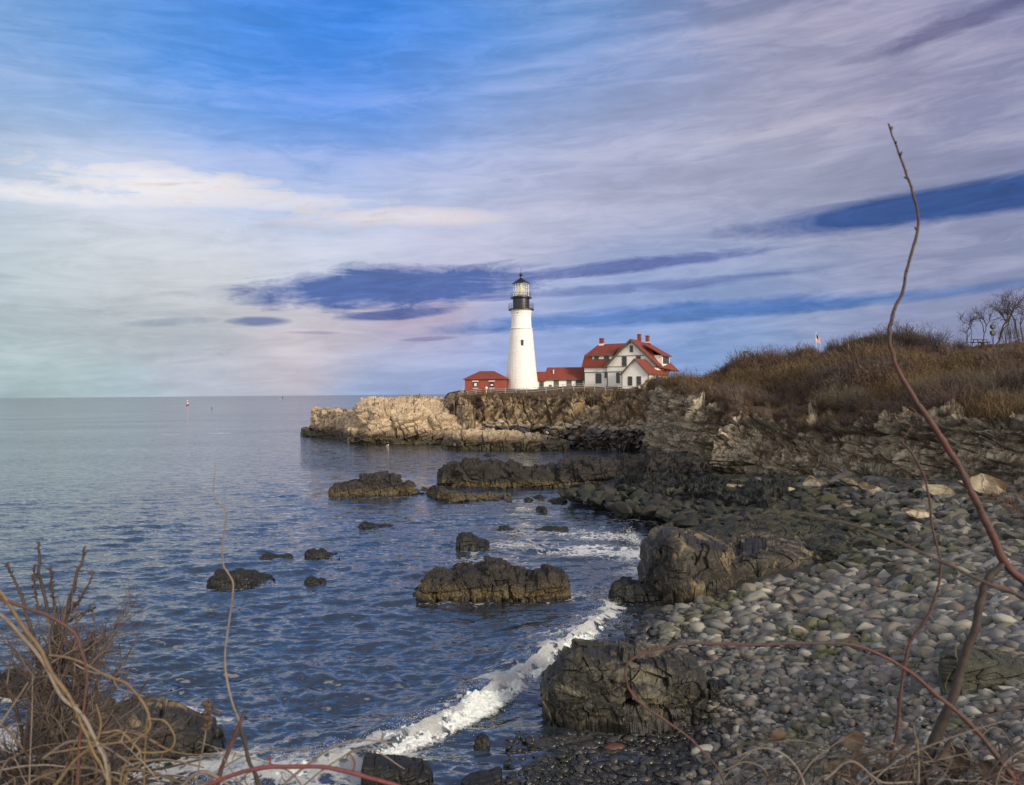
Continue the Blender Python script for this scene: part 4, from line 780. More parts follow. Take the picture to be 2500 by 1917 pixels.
COBP = [(1240, 2000), (1300, 1850), (1480, 1800), (1720, 1760), (1640, 1640), (1500, 1650), (1520, 1560), (1600, 1500), (1760, 1455), (1900, 1420), (2050, 1380), (2150, 1350), (2600, 1380), (2700, 2000)]
scatter_stones(COBP, 21000, cob_size, COB1[:8]+[stone_proto(2, 90+i, True) for i in range(14)], COB[:7]+ANG3[:14], (MAT['cobble'], MAT['cobble_own']), 260, 'small worn stone lying loose in the pebble beach', 'stone', 'loose worn stones of the pebble beach', 'beach_stone', seed=11)
def rub_size(px, py, r): return (13+62*r**3.2)*np.interp(py, [1160, 1300, 1450], [.62, .85, 1.0])
WEED = [(.040, .044, .024), (.055, .060, .028), (.030, .031, .022), (.065, .066, .038), (.045, .040, .028)]
def is_weedy(px, py, r_): return px < np.interp(py, [1165, 1230, 1300, 1440], [1900, 2080, 2200, 2260])+r_.normal(0, 60)
def rub_col(px, py, r_): return (WEED if is_weedy(px, py, r_) else CLIFFST)[int(r_.integers(5))]
MAT['rubble_weed'] = mat_tint('rubble_weed', .75, wet=.9, scale=7, cols=WEED, moss=(.58, (.06, .07, .02)), bd=.03)
RUBP = [(1700, 1166), (1900, 1168), (2100, 1172), (2300, 1178), (2600, 1178), (2700, 1460), (2300, 1440), (2130, 1420), (2000, 1330), (1850, 1290), (1640, 1260), (1560, 1225)]
scatter_stones(RUBP, 6400, rub_size, ANG, ANG3, (MAT['rubble'], MAT['rubble_own']), 230, 'angular broken rock lying in the boulder field below the cliff', 'rock', 'broken rocks below the headland cliff', 'broken_rock', smooth=False, seed=12, bury=.25, cols=rub_col, weedy=is_weedy, weed_mat=MAT['rubble_weed'])
def single(px, py, size, proto, mat, label, name='beach_stone', rot=(0, 0, 0), sc=(1, 1, 1), group=None, dz=.25, cat='stone'):
    p = surf(px, py); V, Fc = proto; V = V*size*np.array(sc); me = npmesh(name, V, Fc, mat, smooth=name == 'beach_stone', label=label, category=cat, group=group); me.location = (p.x, p.y, p.z+size*dz); me.rotation_euler = rot
MAT['red_stone'] = mat_plain('red_stone', (.095, .042, .030), .5, .25, 9, bstr=.4); MAT['pale_stone'] = mat_plain('pale_stone', (.30, .30, .26), .6, .2, 9, bstr=.4); MAT['lime_stone'] = mat_plain('lime_stone', (.30, .33, .12), .8, .25, 9, bstr=.4); MAT['cream_stone'] = mat_plain('cream_stone', (.36, .33, .24), .8, .2, 9, bstr=.4)
single(1500, 1832, .27, COB[2], MAT['red_stone'], 'flat brick-red stone in the wash below the front boulder', rot=(0, 0, .1), sc=(1.1, .8, .7))
single(1716, 1842, .30, COB[5], MAT['pale_stone'], 'long pale greenish stone at the end of the bramble loop', rot=(0, 0, .4), sc=(1.1, .7, .9))
single(2147, 1503, .28, COB[3], MAT['lime_stone'], 'round yellow-green stone in the middle of the beach')
single(2368, 1535, .42, COB[6], MAT['cream_stone'], 'smooth cream-coloured boulder behind the sapling trunk')
for px, py, s, r_, k in ((1945, 1215, .95, .5, 1), (1990, 1190, 1.0, -.3, 2), (2080, 1192, 1.1, .4, 4), (2140, 1205, .8, 0, 5), (2245, 1275, .9, .3, 7), (1725, 1192, .8, .2, 8), (1812, 1205, 1.0, .1, 9), (2300, 1220, 1.3, .6, 10), (2420, 1210, 1.4, .2, 11), (1880, 1235, .7, .8, 12), (2060, 1250, .8, 1.8, 13)):
    single(px, py, s, ANG3[k], MAT['rock_near'], 'large pale block fallen against the foot of the headland cliff', 'fallen_block', (.25*r_, .3, r_), (1.25, .8, .8), 'fallen blocks at the cliff foot', .3, 'rock')
# dark tidal rubble around the ledges
def wet_size(px, py, r): return (14+50*r**3)*np.interp(py, [1180, 1300], [.55, .9])
DARK = [(.020, .021, .017), (.028, .030, .020), (.034, .030, .024), (.017, .019, .015), (.032, .036, .019)]
def scatter_plain(pts, protos, mat, name, label, seed, cols, smooth=False, cat='rocks', flat=1.0):
    r_ = np.random.default_rng(seed); bag = Bag()
    for (x, y, z, s) in pts:
        V, Fc = protos[int(r_.integers(len(protos)))]; Vw = (V*np.array([s, s, s*flat]))@rotm(r_.uniform(0, 6.28), r_.normal(0, .3), r_.normal(0, .3)).T+np.array((x, y, z))
        bag.add(Vw, Fc, np.array(cols[int(r_.integers(len(cols)))])*r_.uniform(.7, 1.3))
    bag.build(name, mat, smooth=smooth, kind='stuff', label=label, category=cat)
rr = np.random.default_rng(21); pts = []
for _ in range(1500):                     # talus at the foot of the point cliff
    i = rr.integers(60, 745); j = int(rr.uniform(6, 60)); p = POINT[i, j]; s = rr.uniform(.25, .95)*(1 if j > 20 else .8); pts.append((p[0], p[1]-.2, p[2]+s*.15, s))
scatter_plain(pts, ANG, mat_tint('talus', .88, wet=3.2, scale=4, bd=.05), 'talus_rocks', 'jumble of fallen rocks at the foot of the lighthouse point cliff', 22, [(.30, .25, .19), (.22, .18, .14), (.36, .31, .24), (.26, .21, .15)])
pts = []
for _ in range(3400):                     # weed-covered rocks over the tidal platform
    px, py = rr.uniform(1380, 2150), rr.uniform(1180, 1335)
    lo = np.interp(px, [1380, 1500, 1640, 1900, 2150], [1180, 1190, 1176, 1196, 1250]); hi = np.interp(px, [1380, 1500, 1640, 1800, 2150], [1205, 1236, 1262, 1312, 1335])
    if not lo < py < hi: continue
    z0 = rr.uniform(.1, 1.3)+max(0, px-1800)*.002; p = gr(px, py, z0); pts.append((p.x, p.y, z0-.1, rr.uniform(.2, .85)))
scatter_plain(pts, ANG, mat_tint('tidal_rock', .75, scale=7, bd=.04), 'tidal_rocks', 'dark weed-covered rocks on the tidal platform below the headland', 23, DARK)
pts = []
for _ in range(900):
    px, py = rr.uniform(1240, 1720), rr.uniform(1790, 1990); p = gr(px, py, .0); pts.append((p.x, p.y, rr.uniform(-.04, .03), rr.uniform(.03, .12)*(1 if rr.random() < .9 else 2)))
for _ in range(260):
    px, py = rr.uniform(1470, 1640), rr.uniform(1500, 1720); p = gr(px, py, .0); pts.append((p.x, p.y, rr.uniform(-.05, .03), rr.uniform(.05, .16)))
scatter_plain(pts, COB, mat_tint('wet_stone', .3, scale=10, bd=.02), 'wet_stones', 'wet dark stones in the shallow wash around the front boulder', 24, [(.022, .024, .026), (.03, .03, .03), (.04, .038, .034)], smooth=True)
#@@BUILD
# ---------------------------------------------------------------- lighthouse
s_ = 165/F
def lighthouse():
    o = at(1274, 951, 165); root = empty('lighthouse', o, 0, label='tall white tapered lighthouse tower with a black lantern room on top', category='lighthouse')
    z0 = -1.5
    MB().lathe([(3.72, z0), (3.58, 0), (3.36, 1.9), (3.12, 3.9), (2.74, 8), (2.34, 12.75), (2.50, 12.78), (2.50, 12.93), (2.16, 12.98), (2.08, 15.45), (2.14, 15.5), (2.14, 15.62), (2.08, 15.66), (2.12, 16.1), (2.36, 16.72)], 72).build('tower_wall', MAT['tower'], root, smooth=False)
    for ob in root.children:
        for p in ob.data.polygons: p.use_smooth = len(p.vertices) == 4
        ob.data.set_sharp_from_angle(angle=R(35))
    MB().lathe([(2.36, 16.72), (2.72, 16.78), (2.72, 16.98), (1.7, 17.0)], 48).build('gallery_deck', MAT['black_iron'], root)
    MB().lathe([(1.76, 16.95), (1.76, 19.15), (1.9, 19.22), (1.9, 19.3), (1.6, 19.32)], 48).build('watch_room', MAT['black_iron'], root)
    for ob in root.children:
        if ob.name.startswith('watch_room'): ob.data.shade_smooth(); ob.data.set_sharp_from_angle(angle=R(35))
    MB().lathe([(1.8, 19.26), (2.28, 19.3), (2.28, 19.42), (1.62, 19.44)], 48).build('upper_deck', MAT['black_iron'], root)
    def rail(r, zb, h, n, k, name):
        b = MB()
        for i in range(n): a = 2*math.pi*(i+.5)/n; b.tube((r*math.cos(a), r*math.sin(a), zb), (r*math.cos(a), r*math.sin(a), zb+h), .035 if i % k == 0 else .016, n=5)
        for z in (zb+h, zb+h*.5, zb+.12):
            for i in range(n): a = 2*math.pi*(i+.5)/n; a2 = 2*math.pi*(i+1.5)/n; b.tube((r*math.cos(a), r*math.sin(a), z), (r*math.cos(a2), r*math.sin(a2), z), .03, n=5)
        b.build(name, MAT['black_iron'], root)
    rail(2.64, 16.98, 1.15, 48, 6, 'gallery_railing'); rail(2.2, 19.42, .95, 16, 1, 'upper_railing')
    lan = MB().lathe([(1.62, 19.42), (1.66, 19.42), (1.66, 19.75), (1.6, 19.75)], 32).build('lantern_room', MAT['black_iron'], root)
    m = MB(); n = 16
    for i in range(n): a = 2*math.pi*i/n; m.tube((1.62*math.cos(a), 1.62*math.sin(a), 19.7), (1.62*math.cos(a), 1.62*math.sin(a), 22.4), .045, n=5)
    for z in (20.6, 21.5, 22.3):
        for i in range(32): a = 2*math.pi*i/32; a2 = 2*math.pi*(i+1)/32; m.tube((1.62*math.cos(a), 1.62*math.sin(a), z), (1.62*math.cos(a2), 1.62*math.sin(a2), z), .04, n=4)
    m.build('glazing_bars', MAT['white_trim'], lan)
    k = 16; V = [(1.58*math.cos(2*math.pi*i/k), 1.58*math.sin(2*math.pi*i/k), z) for z in (19.75, 22.38) for i in range(k)]
    MB().poly(V, [(i, (i+1) % k, k+(i+1) % k, k+i) for i in range(k)]).build('lantern_glass', MAT['glass'], lan)
    MB().lathe([(.25, 19.5), (.25, 20.5), (.55, 20.7), (.75, 21.0), (.62, 21.35), (.3, 21.7), (.2, 22.2)], 20).build('beacon_lens', MAT['lamp'], lan, smooth=True)
    rf = MB().lathe([(1.6, 22.36), (1.86, 22.38), (1.86, 22.5), (1.2, 22.95), (.42, 23.45), (.26, 23.6), (.22, 23.95), (.30, 24.0)], 24).build('lantern_roof', MAT['black_iron'], root)
    MB().lathe([(.02, 23.95), (.28, 24.05), (.38, 24.3), (.30, 24.52), (.08, 24.68)], 20).build('vent_ball', MAT['black_iron'], rf, smooth=True)
    MB().tube((0, 0, 24.6), (0, 0, 26.0), .035, .02).build('lightning_rod', MAT['black_iron'], rf)
    for (x, z, w, h) in ((.14, 9.75, .42, 1.1),):
        r = 2.62; f = MB().box(x-w/2-.06, x+w/2+.06, -r-.03, -r+.35, z-h/2-.06, z+h/2+.06).build('window', MAT['green_trim'], root)
        MB().box(x-w/2+.04, x+w/2-.04, -r-.05, -r+.3, z-h/2+.04, z+h/2-.04).build('pane', MAT['glass_dark'], f)
        g_ = MB().box(x-.02, x+.02, -r-.075, -r, z-h/2, z+h/2).box(x-w/2, x+w/2, -r-.07, -r, z-.02, z+.02).build('glazing_bar', MAT['green_trim'], f)
    MB().box(-.86, -.70, -2.0, -1.8, 15.95, 16.2).build('vent_opening', MAT['black_iron'], root)
lighthouse()

def window(root, face, u, z, w, h, trim='green_trim', panes=(1, 2), off=0.0, glass='glass_dark', name='window'):
    """face: 'f' (front, y=off, looking -y) or 'r' (right, x=off, looking +x)"""
    def bx(m, u0, u1, d0, d1, z0, z1):
        return m.box(u0, u1, off-d1, off-d0, z0, z1) if face == 'f' else m.box(off+d0, off+d1, u0, u1, z0, z1)
    m = MB(); t_ = .11
    bx(m, u-w/2-t_, u-w/2, -.05, .06, z-h/2-t_, z+h/2+t_); bx(m, u+w/2, u+w/2+t_, -.05, .06, z-h/2-t_, z+h/2+t_); bx(m, u-w/2, u+w/2, -.05, .065, z+h/2, z+h/2+t_+.03); bx(m, u-w/2, u+w/2, -.05, .09, z-h/2-t_, z-h/2)
    for i in range(1, panes[0]): x = u-w/2+w*i/panes[0]; bx(m, x-.025, x+.025, -.05, .035, z-h/2, z+h/2)
    for i in range(1, panes[1]): zz = z-h/2+h*i/panes[1]; bx(m, u-w/2, u+w/2, -.05, .03, zz-.03, zz+.03)
    f = m.build(name, MAT[trim], root); bx(MB(), u-w/2, u+w/2, -.04, .012, z-h/2, z+h/2).build('pane', MAT[glass], f)
    return f
def door(root, face, u, w, h, off=0.0, z0=0.0, mat='shutter'):
    def bx(m, u0, u1, d0, d1, z0, z1): return m.box(u0, u1, off-d1, off-d0, z0, z1) if face == 'f' else m.box(off+d0, off+d1, u0, u1, z0, z1)
    f = bx(MB(), u-w/2-.1, u+w/2+.1, -.05, .05, z0, z0+h+.1).build('door', MAT[mat], root)
    m = MB(); bx(m, u-w/2, u-.05, .05, .07, z0+.15, z0+h*.48); bx(m, u+.05, u+w/2, .05, .07, z0+.15, z0+h*.48); bx(m, u-w/2, u-.05, .05, .07, z0+h*.55, z0+h-.1); bx(m, u+.05, u+w/2, .05, .07, z0+h*.55, z0+h-.1)
    m.build('door_panel', MAT['green_trim'], f); return f

MAT['clap'] = None
def mat_clap():
    m, g = new_mat('white_clapboard'); co = g.n('ShaderNodeTexCoord').outputs['Object']; x, y, z = g.sep(co)
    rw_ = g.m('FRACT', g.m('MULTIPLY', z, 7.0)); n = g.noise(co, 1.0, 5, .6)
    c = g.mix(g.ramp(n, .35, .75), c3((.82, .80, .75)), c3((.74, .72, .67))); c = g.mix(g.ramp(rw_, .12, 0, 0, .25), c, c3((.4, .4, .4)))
    return finish(m, g, c, .65, rw_, .35, .02)
MAT['clap'] = mat_clap()

def keepers_house():
    th = R(30); o = at(1427, 946, 168); root = empty('keepers_house', o, -th, label='large white keeper\'s house with red roofs, green trim and three chimneys', category='house')
    MB().box(0, 16.3, 0, 8, -1.2, 4.55).build('wall', MAT['clap'], root)
    b = MB().box(-.03, 6.2, -.06, 0, 3.12, 3.28).box(-.03, 6.2, -.06, 0, 4.35, 4.58).box(-.06, .12, -.05, 0, -1, 3.1).box(-.06, 0, -.05, 8.05, 3.12, 3.28).build('trim_board', MAT['green_trim'], root)
    # main roof: convex hull of its corners
    bm = bmesh.new()
    for p in [(-.45, -.45, 4.5), (-.45, 8.45, 4.5), (.02, .0, 6.9), (.02, 8, 6.9), (1.7, 4, 9.45), (13.3, 4, 9.45), (16.6, -.45, 4.1), (18.4, 8.45, 3.3), (-.45, -.45, 4.3), (-.45, 8.45, 4.3), (16.5, -.45, 3.95), (18.3, 8.45, 3.15)]: bm.verts.new(p)
    bmesh.ops.convex_hull(bm, input=bm.verts[:]); me = bpy.data.meshes.new('roof'); bm.to_mesh(me); bm.free(); me.materials.append(MAT['roof']); roof = link(bpy.data.objects.new('roof', me), root)
    for (x, y, w, z0, z1) in ((2.4, 4.0, .85, 8.4, 10.75), (10.9, 4.4, .62, 8.4, 11.3), (12.75, 4.4, .62, 8.4, 10.9)):
        c_ = MB().box(x-w/2, x+w/2, y-.4, y+.4, z0, z1).box(x-w/2-.05, x+w/2+.05, y-.45, y+.45, z1-.25, z1-.1).build('chimney', MAT['brick_chimney'], root)
        MB().box(x-w/2-.1, x+w/2+.1, y-.55, y+.55, z0, z0+1.12).build('flashing', MAT['white_trim'], c_)
    # front dormer, left
    d = MB().box(2.0, 6.5, -.15, 3.5, 5.05, 6.85).build('dormer', MAT['clap'], root)
    MB().slab([(1.7, -.5, 6.85), (6.9, -.5, 6.85), (6.9, 3.9, 9.35), (1.7, 3.9, 9.35)], .16).build('dormer_roof', MAT['roof'], d)
    MB().box(1.7, 6.9, -.53, -.40, 6.62, 6.82).build('dormer_fascia', MAT['green_trim'], d)
    window(root, 'f', 2.95, 5.95, .85, 1.05, off=-.15, glass='glass_dark'); window(root, 'f', 5.25, 5.95, .95, 1.1, off=-.15)
    # cross gable
    MB().poly([(5.5, -.45, -1.2), (16.2, -.45, -1.2), (16.2, -.45, 4.75), (10.95, -.45, 9.55), (5.5, -.45, 4.6), (5.5, 6, -1.2), (16.2, 6, -1.2), (16.2, 6, 4.75), (10.95, 6, 9.55), (5.5, 6, 4.6)], [(0, 1, 2, 3, 4), (9, 8, 7, 6, 5), (0, 4, 9, 5), (1, 6, 7, 2), (2, 7, 8, 3), (3, 8, 9, 4), (0, 5, 6, 1)]).build('gable_wall', MAT['clap'], root)
    A = (10.95, 9.98); Lp = (4.9, 4.25); Rp = (16.9, 4.45)
    MB().slab([(Lp[0], -1.0, Lp[1]), (A[0], -1.0, A[1]), (A[0], 4.6, A[1]), (Lp[0], 4.6, Lp[1])], .22).slab([(A[0], -1.0, A[1]), (Rp[0], -1.0, Rp[1]), (Rp[0], 4.6, Rp[1]), (A[0], 4.6, A[1])], .22).build('gable_roof', MAT['roof'], root)
    MB().poly([(Lp[0]-.15, -1.08, Lp[1]-.2), (A[0], -1.08, A[1]+.03), (A[0], -1.08, A[1]-.50), (Lp[0]+.32, -1.08, Lp[1]-.35), (Lp[0]-.15, -.98, Lp[1]-.2), (A[0], -.98, A[1]+.03), (A[0], -.98, A[1]-.50), (Lp[0]+.32, -.98, Lp[1]-.35)], [(0, 1, 2, 3), (7, 6, 5, 4), (0, 4, 5, 1), (3, 2, 6, 7), (0, 3, 7, 4), (1, 5, 6, 2)]).poly([(Rp[0]+.1, -1.083, Rp[1]-.2), (A[0], -1.083, A[1]+.03), (A[0], -1.083, A[1]-.50), (Rp[0]-.35, -1.083, Rp[1]-.35), (Rp[0]+.1, -.983, Rp[1]-.2), (A[0], -.983, A[1]+.03), (A[0], -.983, A[1]-.50), (Rp[0]-.35, -.983, Rp[1]-.35)], [(0, 1, 2, 3), (7, 6, 5, 4), (0, 4, 5, 1), (3, 2, 6, 7), (0, 3, 7, 4), (1, 5, 6, 2)]).build('bargeboard', MAT['green_trim'], root)
    MB().box(7.9, 14.0, -.53, -.45, 6.42, 6.56).box(5.5, 16.2, -.53, -.45, 3.12, 3.28).box(5.46, 5.62, -.53, -.45, -1, 3.1).build('trim_board', MAT['green_trim'], root)
    window(root, 'f', 11.0, 7.9, .5, 1.15, off=-.45, panes=(1, 2)); window(root, 'f', 9.4, 5.35, .85, 1.75, off=-.45); window(root, 'f', 12.5, 5.55, .85, 1.35, off=-.45, panes=(3, 2))
    window(root, 'f', 3.3, 1.9, 1.15, 1.95, off=0, glass='glass_dark'); window(root, 'f', 7.95, 1.9, .6, 1.95, off=-.45); window(root, 'f', 5.15, 2.5, .3, .95, off=-.45)
    # right-hand dormer under the hip
    d2 = MB().box(13.2, 16.9, 1.6, 6.4, 4.2, 6.5).build('side_dormer', MAT['clap'], root)
    MB().slab([(17.35, 1.2, 6.45), (17.35, 6.8, 6.45), (13.0, 6.8, 9.0), (13.0, 1.2, 9.0)], .18).build('dormer_roof', MAT['roof'], d2)
    for y in (2.5, 3.5, 4.5, 5.5): window(root, 'r', y, 5.5, .6, 1.3, off=16.9)
    # front addition
    x0, x1, y0, y1 = 11.3, 16.9, -6.6, 5.6; xm = (x0+x1)/2
    ad = MB().poly([(x0, y0, -1.5), (x1, y0, -1.5), (x1, y0, 2.65), (xm, y0, 5.35), (x0, y0, 2.65), (x0, y1, -1.5), (x1, y1, -1.5), (x1, y1, 2.65), (xm, y1, 5.35), (x0, y1, 2.65)], [(0, 1, 2, 3, 4), (9, 8, 7, 6, 5), (0, 4, 9, 5), (1, 6, 7, 2), (2, 7, 8, 3), (3, 8, 9, 4), (0, 5, 6, 1)]).build('front_wing', MAT['clap'], root)
    e = .35; MB().slab([(x0-e, y0-.4, 2.45), (xm, y0-.4, 5.62), (xm, y1, 5.62), (x0-e, y1, 2.45)], .18).slab([(xm, y0-.4, 5.62), (x1+e, y0-.4, 2.45), (x1+e, y1, 2.45), (xm, y1, 5.62)], .18).build('wing_roof', MAT['roof'], ad)
    MB().poly([(x0-e, y0-.46, 2.3), (xm, y0-.46, 5.65), (xm, y0-.46, 5.25), (x0-e+.35, y0-.46, 2.25), (x0-e, y0-.38, 2.3), (xm, y0-.38, 5.65), (xm, y0-.38, 5.25), (x0-e+.35, y0-.38, 2.25)], [(0, 1, 2, 3), (7, 6, 5, 4), (0, 4, 5, 1), (3, 2, 6, 7), (0, 3, 7, 4), (1, 5, 6, 2)]).poly([(x1+e, y0-.463, 2.3), (xm, y0-.463, 5.65), (xm, y0-.463, 5.45), (x1+e-.15, y0-.463, 2.25), (x1+e, y0-.383, 2.3), (xm, y0-.383, 5.65), (xm, y0-.383, 5.45), (x1+e-.15, y0-.383, 2.25)], [(0, 1, 2, 3), (7, 6, 5, 4), (0, 4, 5, 1), (3, 2, 6, 7), (0, 3, 7, 4), (1, 5, 6, 2)]).box(x0-.03, x0+.1, y0-.04, y0+.1, -1.4, 2.3).box(x1-.1, x1+.03, y0-.043, y0+.1, -1.4, 2.3).build('wing_trim', MAT['green_trim'], ad)
    window(ad, 'f', x0+1.75, 1.1, .72, 1.6, off=y0); window(ad, 'f', x0+3.6, 1.1, .72, 1.6, off=y0); door(ad, 'r', y0+5.2, 1.1, 2.0, off=x1)
keepers_house()

def low_shed():
    o = at(1332, 948, 170); root = empty('service_shed', o, 0, label='long low white shed with red roof between the tower\'s entry and the house', category='shed'); w = 8.7
    MB().box(0, w, 0, 5, -1, 2.05).build('wall', MAT['white_wall'], root)
    MB().poly([(-.35, -.4, 1.95), (w+.1, -.4, 1.95), (w+.1, 2.5, 4.62), (.5, 2.5, 4.62), (-.35, 5.4, 1.95), (w+.1, 5.4, 1.95), (-.35, -.4, 1.8), (w+.1, -.4, 1.8), (w+.1, 5.4, 1.8), (-.35, 5.4, 1.8)], [(0, 1, 2, 3), (3, 2, 5, 4), (0, 3, 4), (1, 5, 2), (6, 9, 8, 7), (0, 6, 7, 1), (4, 5, 8, 9), (0, 4, 9, 6), (1, 7, 8, 5)]).build('roof', MAT['roof'], root)
    MB().box(-.36, w+.1, -.46, -.41, 1.72, 1.93).build('fascia', MAT['green_trim'], root)
    for x, wd in ((2.35, .95), (5.15, .95)): door(root, 'f', x, wd, 1.75, z0=0)
    f = door(root, 'f', 7.35, 1.35, 1.75)
    MB().tube((1.8, 1.0, 3.2), (1.8, 1.0, 4.05), .13, n=8).build('vent_pipe', MAT['white_trim'], root); MB().box(.7, 1.35, -.06, 0, .25, .75).build('meter_box', MAT['green_trim'], root)
low_shed()
def entry():
    o = at(1290, 949, 168); root = empty('entry_passage', o, 0, label='small white passage with curved red roof joining the tower to the shed', category='passage'); w = 3.9
    MB().box(-1.5, w, 0, 4, -1, 1.75).build('wall', MAT['white_wall'], root)
    pr = [(-.35, 1.7), (.5, 2.2), (1.1, 2.9), (1.7, 3.55), (2.4, 3.7)]; m = MB()
    V = [(-.2+max(0, i*.45), y, z) for i, (y, z) in enumerate(pr)]+[(w, y, z) for y, z in pr]; n = len(pr)
    m.poly(V+[(x, y, z-.16) for x, y, z in V], [(i, n+i, n+i+1, i+1) for i in range(n-1)]+[(2*n+i, 2*n+i+1, 3*n+i+1, 3*n+i) for i in range(n-1)]+[(0, 2*n, 3*n, n), (n-1, 2*n-1, 4*n-1, 3*n-1)]+[(i, i+1, 2*n+i+1, 2*n+i) for i in range(n-1)]+[(n+i, 3*n+i, 3*n+i+1, n+i+1) for i in range(n-1)])
    m.slab([(1.6, 2.4, 3.7), (w, 2.4, 3.7), (w, 4.4, 1.7), (0, 4.4, 1.7)], .16).build('roof', MAT['roof'], root)
    door(root, 'f', 2.85, .75, 1.5, mat='glass_dark'); MB().box(.95, 1.4, -.04, 0, .75, 1.05).build('vent_opening', MAT['black_iron'], root)
entry()
def oil_house():
    o = at(1135, 955, 160); root = empty('brick_building', o, R(-7), label='low red brick building with a hipped red roof left of the tower', category='building'); w, d, h = 8.25, 6.4, 2.5
    MB().box(0, w, 0, d, -1, h).build('wall', MAT['brick'], root)
    MB().poly([(-.35, -.35, h-.02), (w+.35, -.35, h-.02), (w+.35, d+.35, h-.02), (-.35, d+.35, h-.02), (2.6, d/2, 4.15), (w-2.6, d/2, 4.15), (-.35, -.35, h-.15), (w+.35, -.35, h-.15), (w+.35, d+.35, h-.15), (-.35, d+.35, h-.15)], [(0, 1, 5, 4), (1, 2, 5), (2, 3, 4, 5), (3, 0, 4), (9, 8, 7, 6), (0, 6, 7, 1), (1, 7, 8, 2), (2, 8, 9, 3), (3, 9, 6, 0)]).build('roof', MAT['roof'], root)
    for x in (2.2, 5.6):
        f = window(root, 'f', x, 1.25, .85, 1.1, trim='brick_chimney', off=0); MB().box(x-.65, x+.65, -.09, 0, 1.92, 2.1).build('lintel', MAT['white_trim'], f); MB().box(x-.55, x+.55, -.10, 0, .50, .62).build('sill', MAT['white_trim'], f)
        MB().box(x-.22, x+.28, -.16, -.03, 1.05 if x > 3 else 1.0, 1.35 if x > 3 else 1.6).build('shutter', MAT['white_trim'], f)
oil_house()

# ---------------------------------------------------------------- fences
def fence(name, pts, label, h=1.15, rails=(.35, .72, 1.06), r=.055, sub=1, mat='fence_wood', cat='fence', rr_=.04):
    P = [at(*p) for p in pts]; o = P[0]-Vector((0, 0, h)); root = empty(name, o, label=label, category=cat, group='rail fences on the point and hill'); Q = []
    for a, b in zip(P[:-1], P[1:]):
        n = max(1, round((b-a).length/2.6)) if sub else 1
        for i in range(n): Q.append(a.lerp(b, i/n))
    Q.append(P[-1])
    for q in Q: MB().box(q.x-o.x-r, q.x-o.x+r, q.y-o.y-r, q.y-o.y+r, q.z-o.z-h-.5, q.z-o.z).build('post', MAT[mat], root)
    for z in rails:
        m = MB()
        for a, b in zip(Q[:-1], Q[1:]): m.tube(a-o-Vector((0, r+.01, h-z)), b-o-Vector((0, r+.01, h-z)), rr_, n=6)
        m.build('rail', MAT[mat], root)
fence('rail_fence', [(1119, 960, 152), (1130, 947, 154), (1131, 941, 158)], 'short weathered stair rail at the left end of the brick building')
fence('rail_fence', [(1119, 961, 152), (1142, 955, 151), (1162, 951, 151), (1234, 948, 151), (1286, 947, 151), (1333, 943, 151), (1374, 938, 152), (1427, 936, 153), (1452, 938, 153), (1478, 941, 152), (1509, 943, 151), (1545, 943, 151), (1565, 938, 150), (1616, 929, 146), (1637, 926, 140)], 'long weathered rail fence along the cliff top in front of the lighthouse and house')
fence('rail_fence', [(1640, 921, 134), (1654, 918, 130), (1697, 914, 126), (1732, 912, 122), (1760, 897, 117), (1788, 886, 113), (1816, 884, 111), (1842, 882, 110)], 'rail fence climbing the slope right of the house', h=1.3, sub=0)
fence('rail_fence', [(1865, 883, 107), (1885, 882, 107), (1905, 881, 107)], 'short piece of pale rail showing between bushes on the slope', h=1.1, sub=0)
fence('rail_fence', [(1944, 857, 104), (1965, 854, 104), (1984, 851, 104)], 'dark handrail on the slope just left of the flagpole', h=1.3, rails=(1.2,), sub=0, mat='dark_metal')
def viewer():
    o = at(1187.5, 959, 150); root = empty('viewing_scope', o, label='white round-headed post standing at the fence below the brick building', category='post')
    MB().tube((0, 0, -.5), (0, 0, .75), .06, .05, 8).build('post', MAT['white_trim'], root); MB().lathe([(.05, .65), (.22, .72), (.27, .9), (.22, 1.1), (.05, 1.17)], 14).build('head', MAT['white_trim'], root, smooth=True)
viewer()

# ---------------------------------------------------------------- flag
def flag():
    o = at(1992.5, 870, 118); root = empty('flagpole', o, label='white pole with a limp red, white and blue flag behind the brush on the hill', category='flagpole')
    MB().tube((0, 0, -2), (0, 0, 3.55), .05, .035, 8).build('pole', MAT['flagpole'], root); MB().lathe([(.01, 3.5), (.07, 3.56), (.07, 3.62), (.01, 3.68)], 10).build('finial', MAT['flagpole'], root, smooth=True)
    m, g = new_mat('flag_cloth'); uv = g.n('ShaderNodeAttribute', attribute_name='fuv').outputs['Vector']; x, y, z = g.sep(uv)
    st_ = g.m('GREATER_THAN', g.m('FRACT', g.m('MULTIPLY', y, 6.5)), .5); c = g.mix(st_, c3((.75, .74, .74)), c3((.55, .03, .06)))
    cn = g.m('MULTIPLY', g.m('LESS_THAN', x, .42), g.m('GREATER_THAN', y, .46)); c = g.mix(cn, c, c3((.02, .03, .14))); finish(m, g, c, .8)
    n1, n2 = 26, 16; V = []; U = []
    for i in range(n1):
        for j in range(n2):
            u, v = i/(n1-1), j/(n2-1); fall = u**.8*.75; V.append((.05+u*.72-.1*math.sin(u*9+v*2)*u, .12*math.sin(u*8+v*3)*u+.05, 3.4-1.05*(1-v)-fall*(.55+.35*v)+.04*math.sin(u*14))); U.append((u, v, 0))
    npmesh('flag', V, gfaces(n1, n2), m, root, True, {'fuv': np.array(U)})
flag()

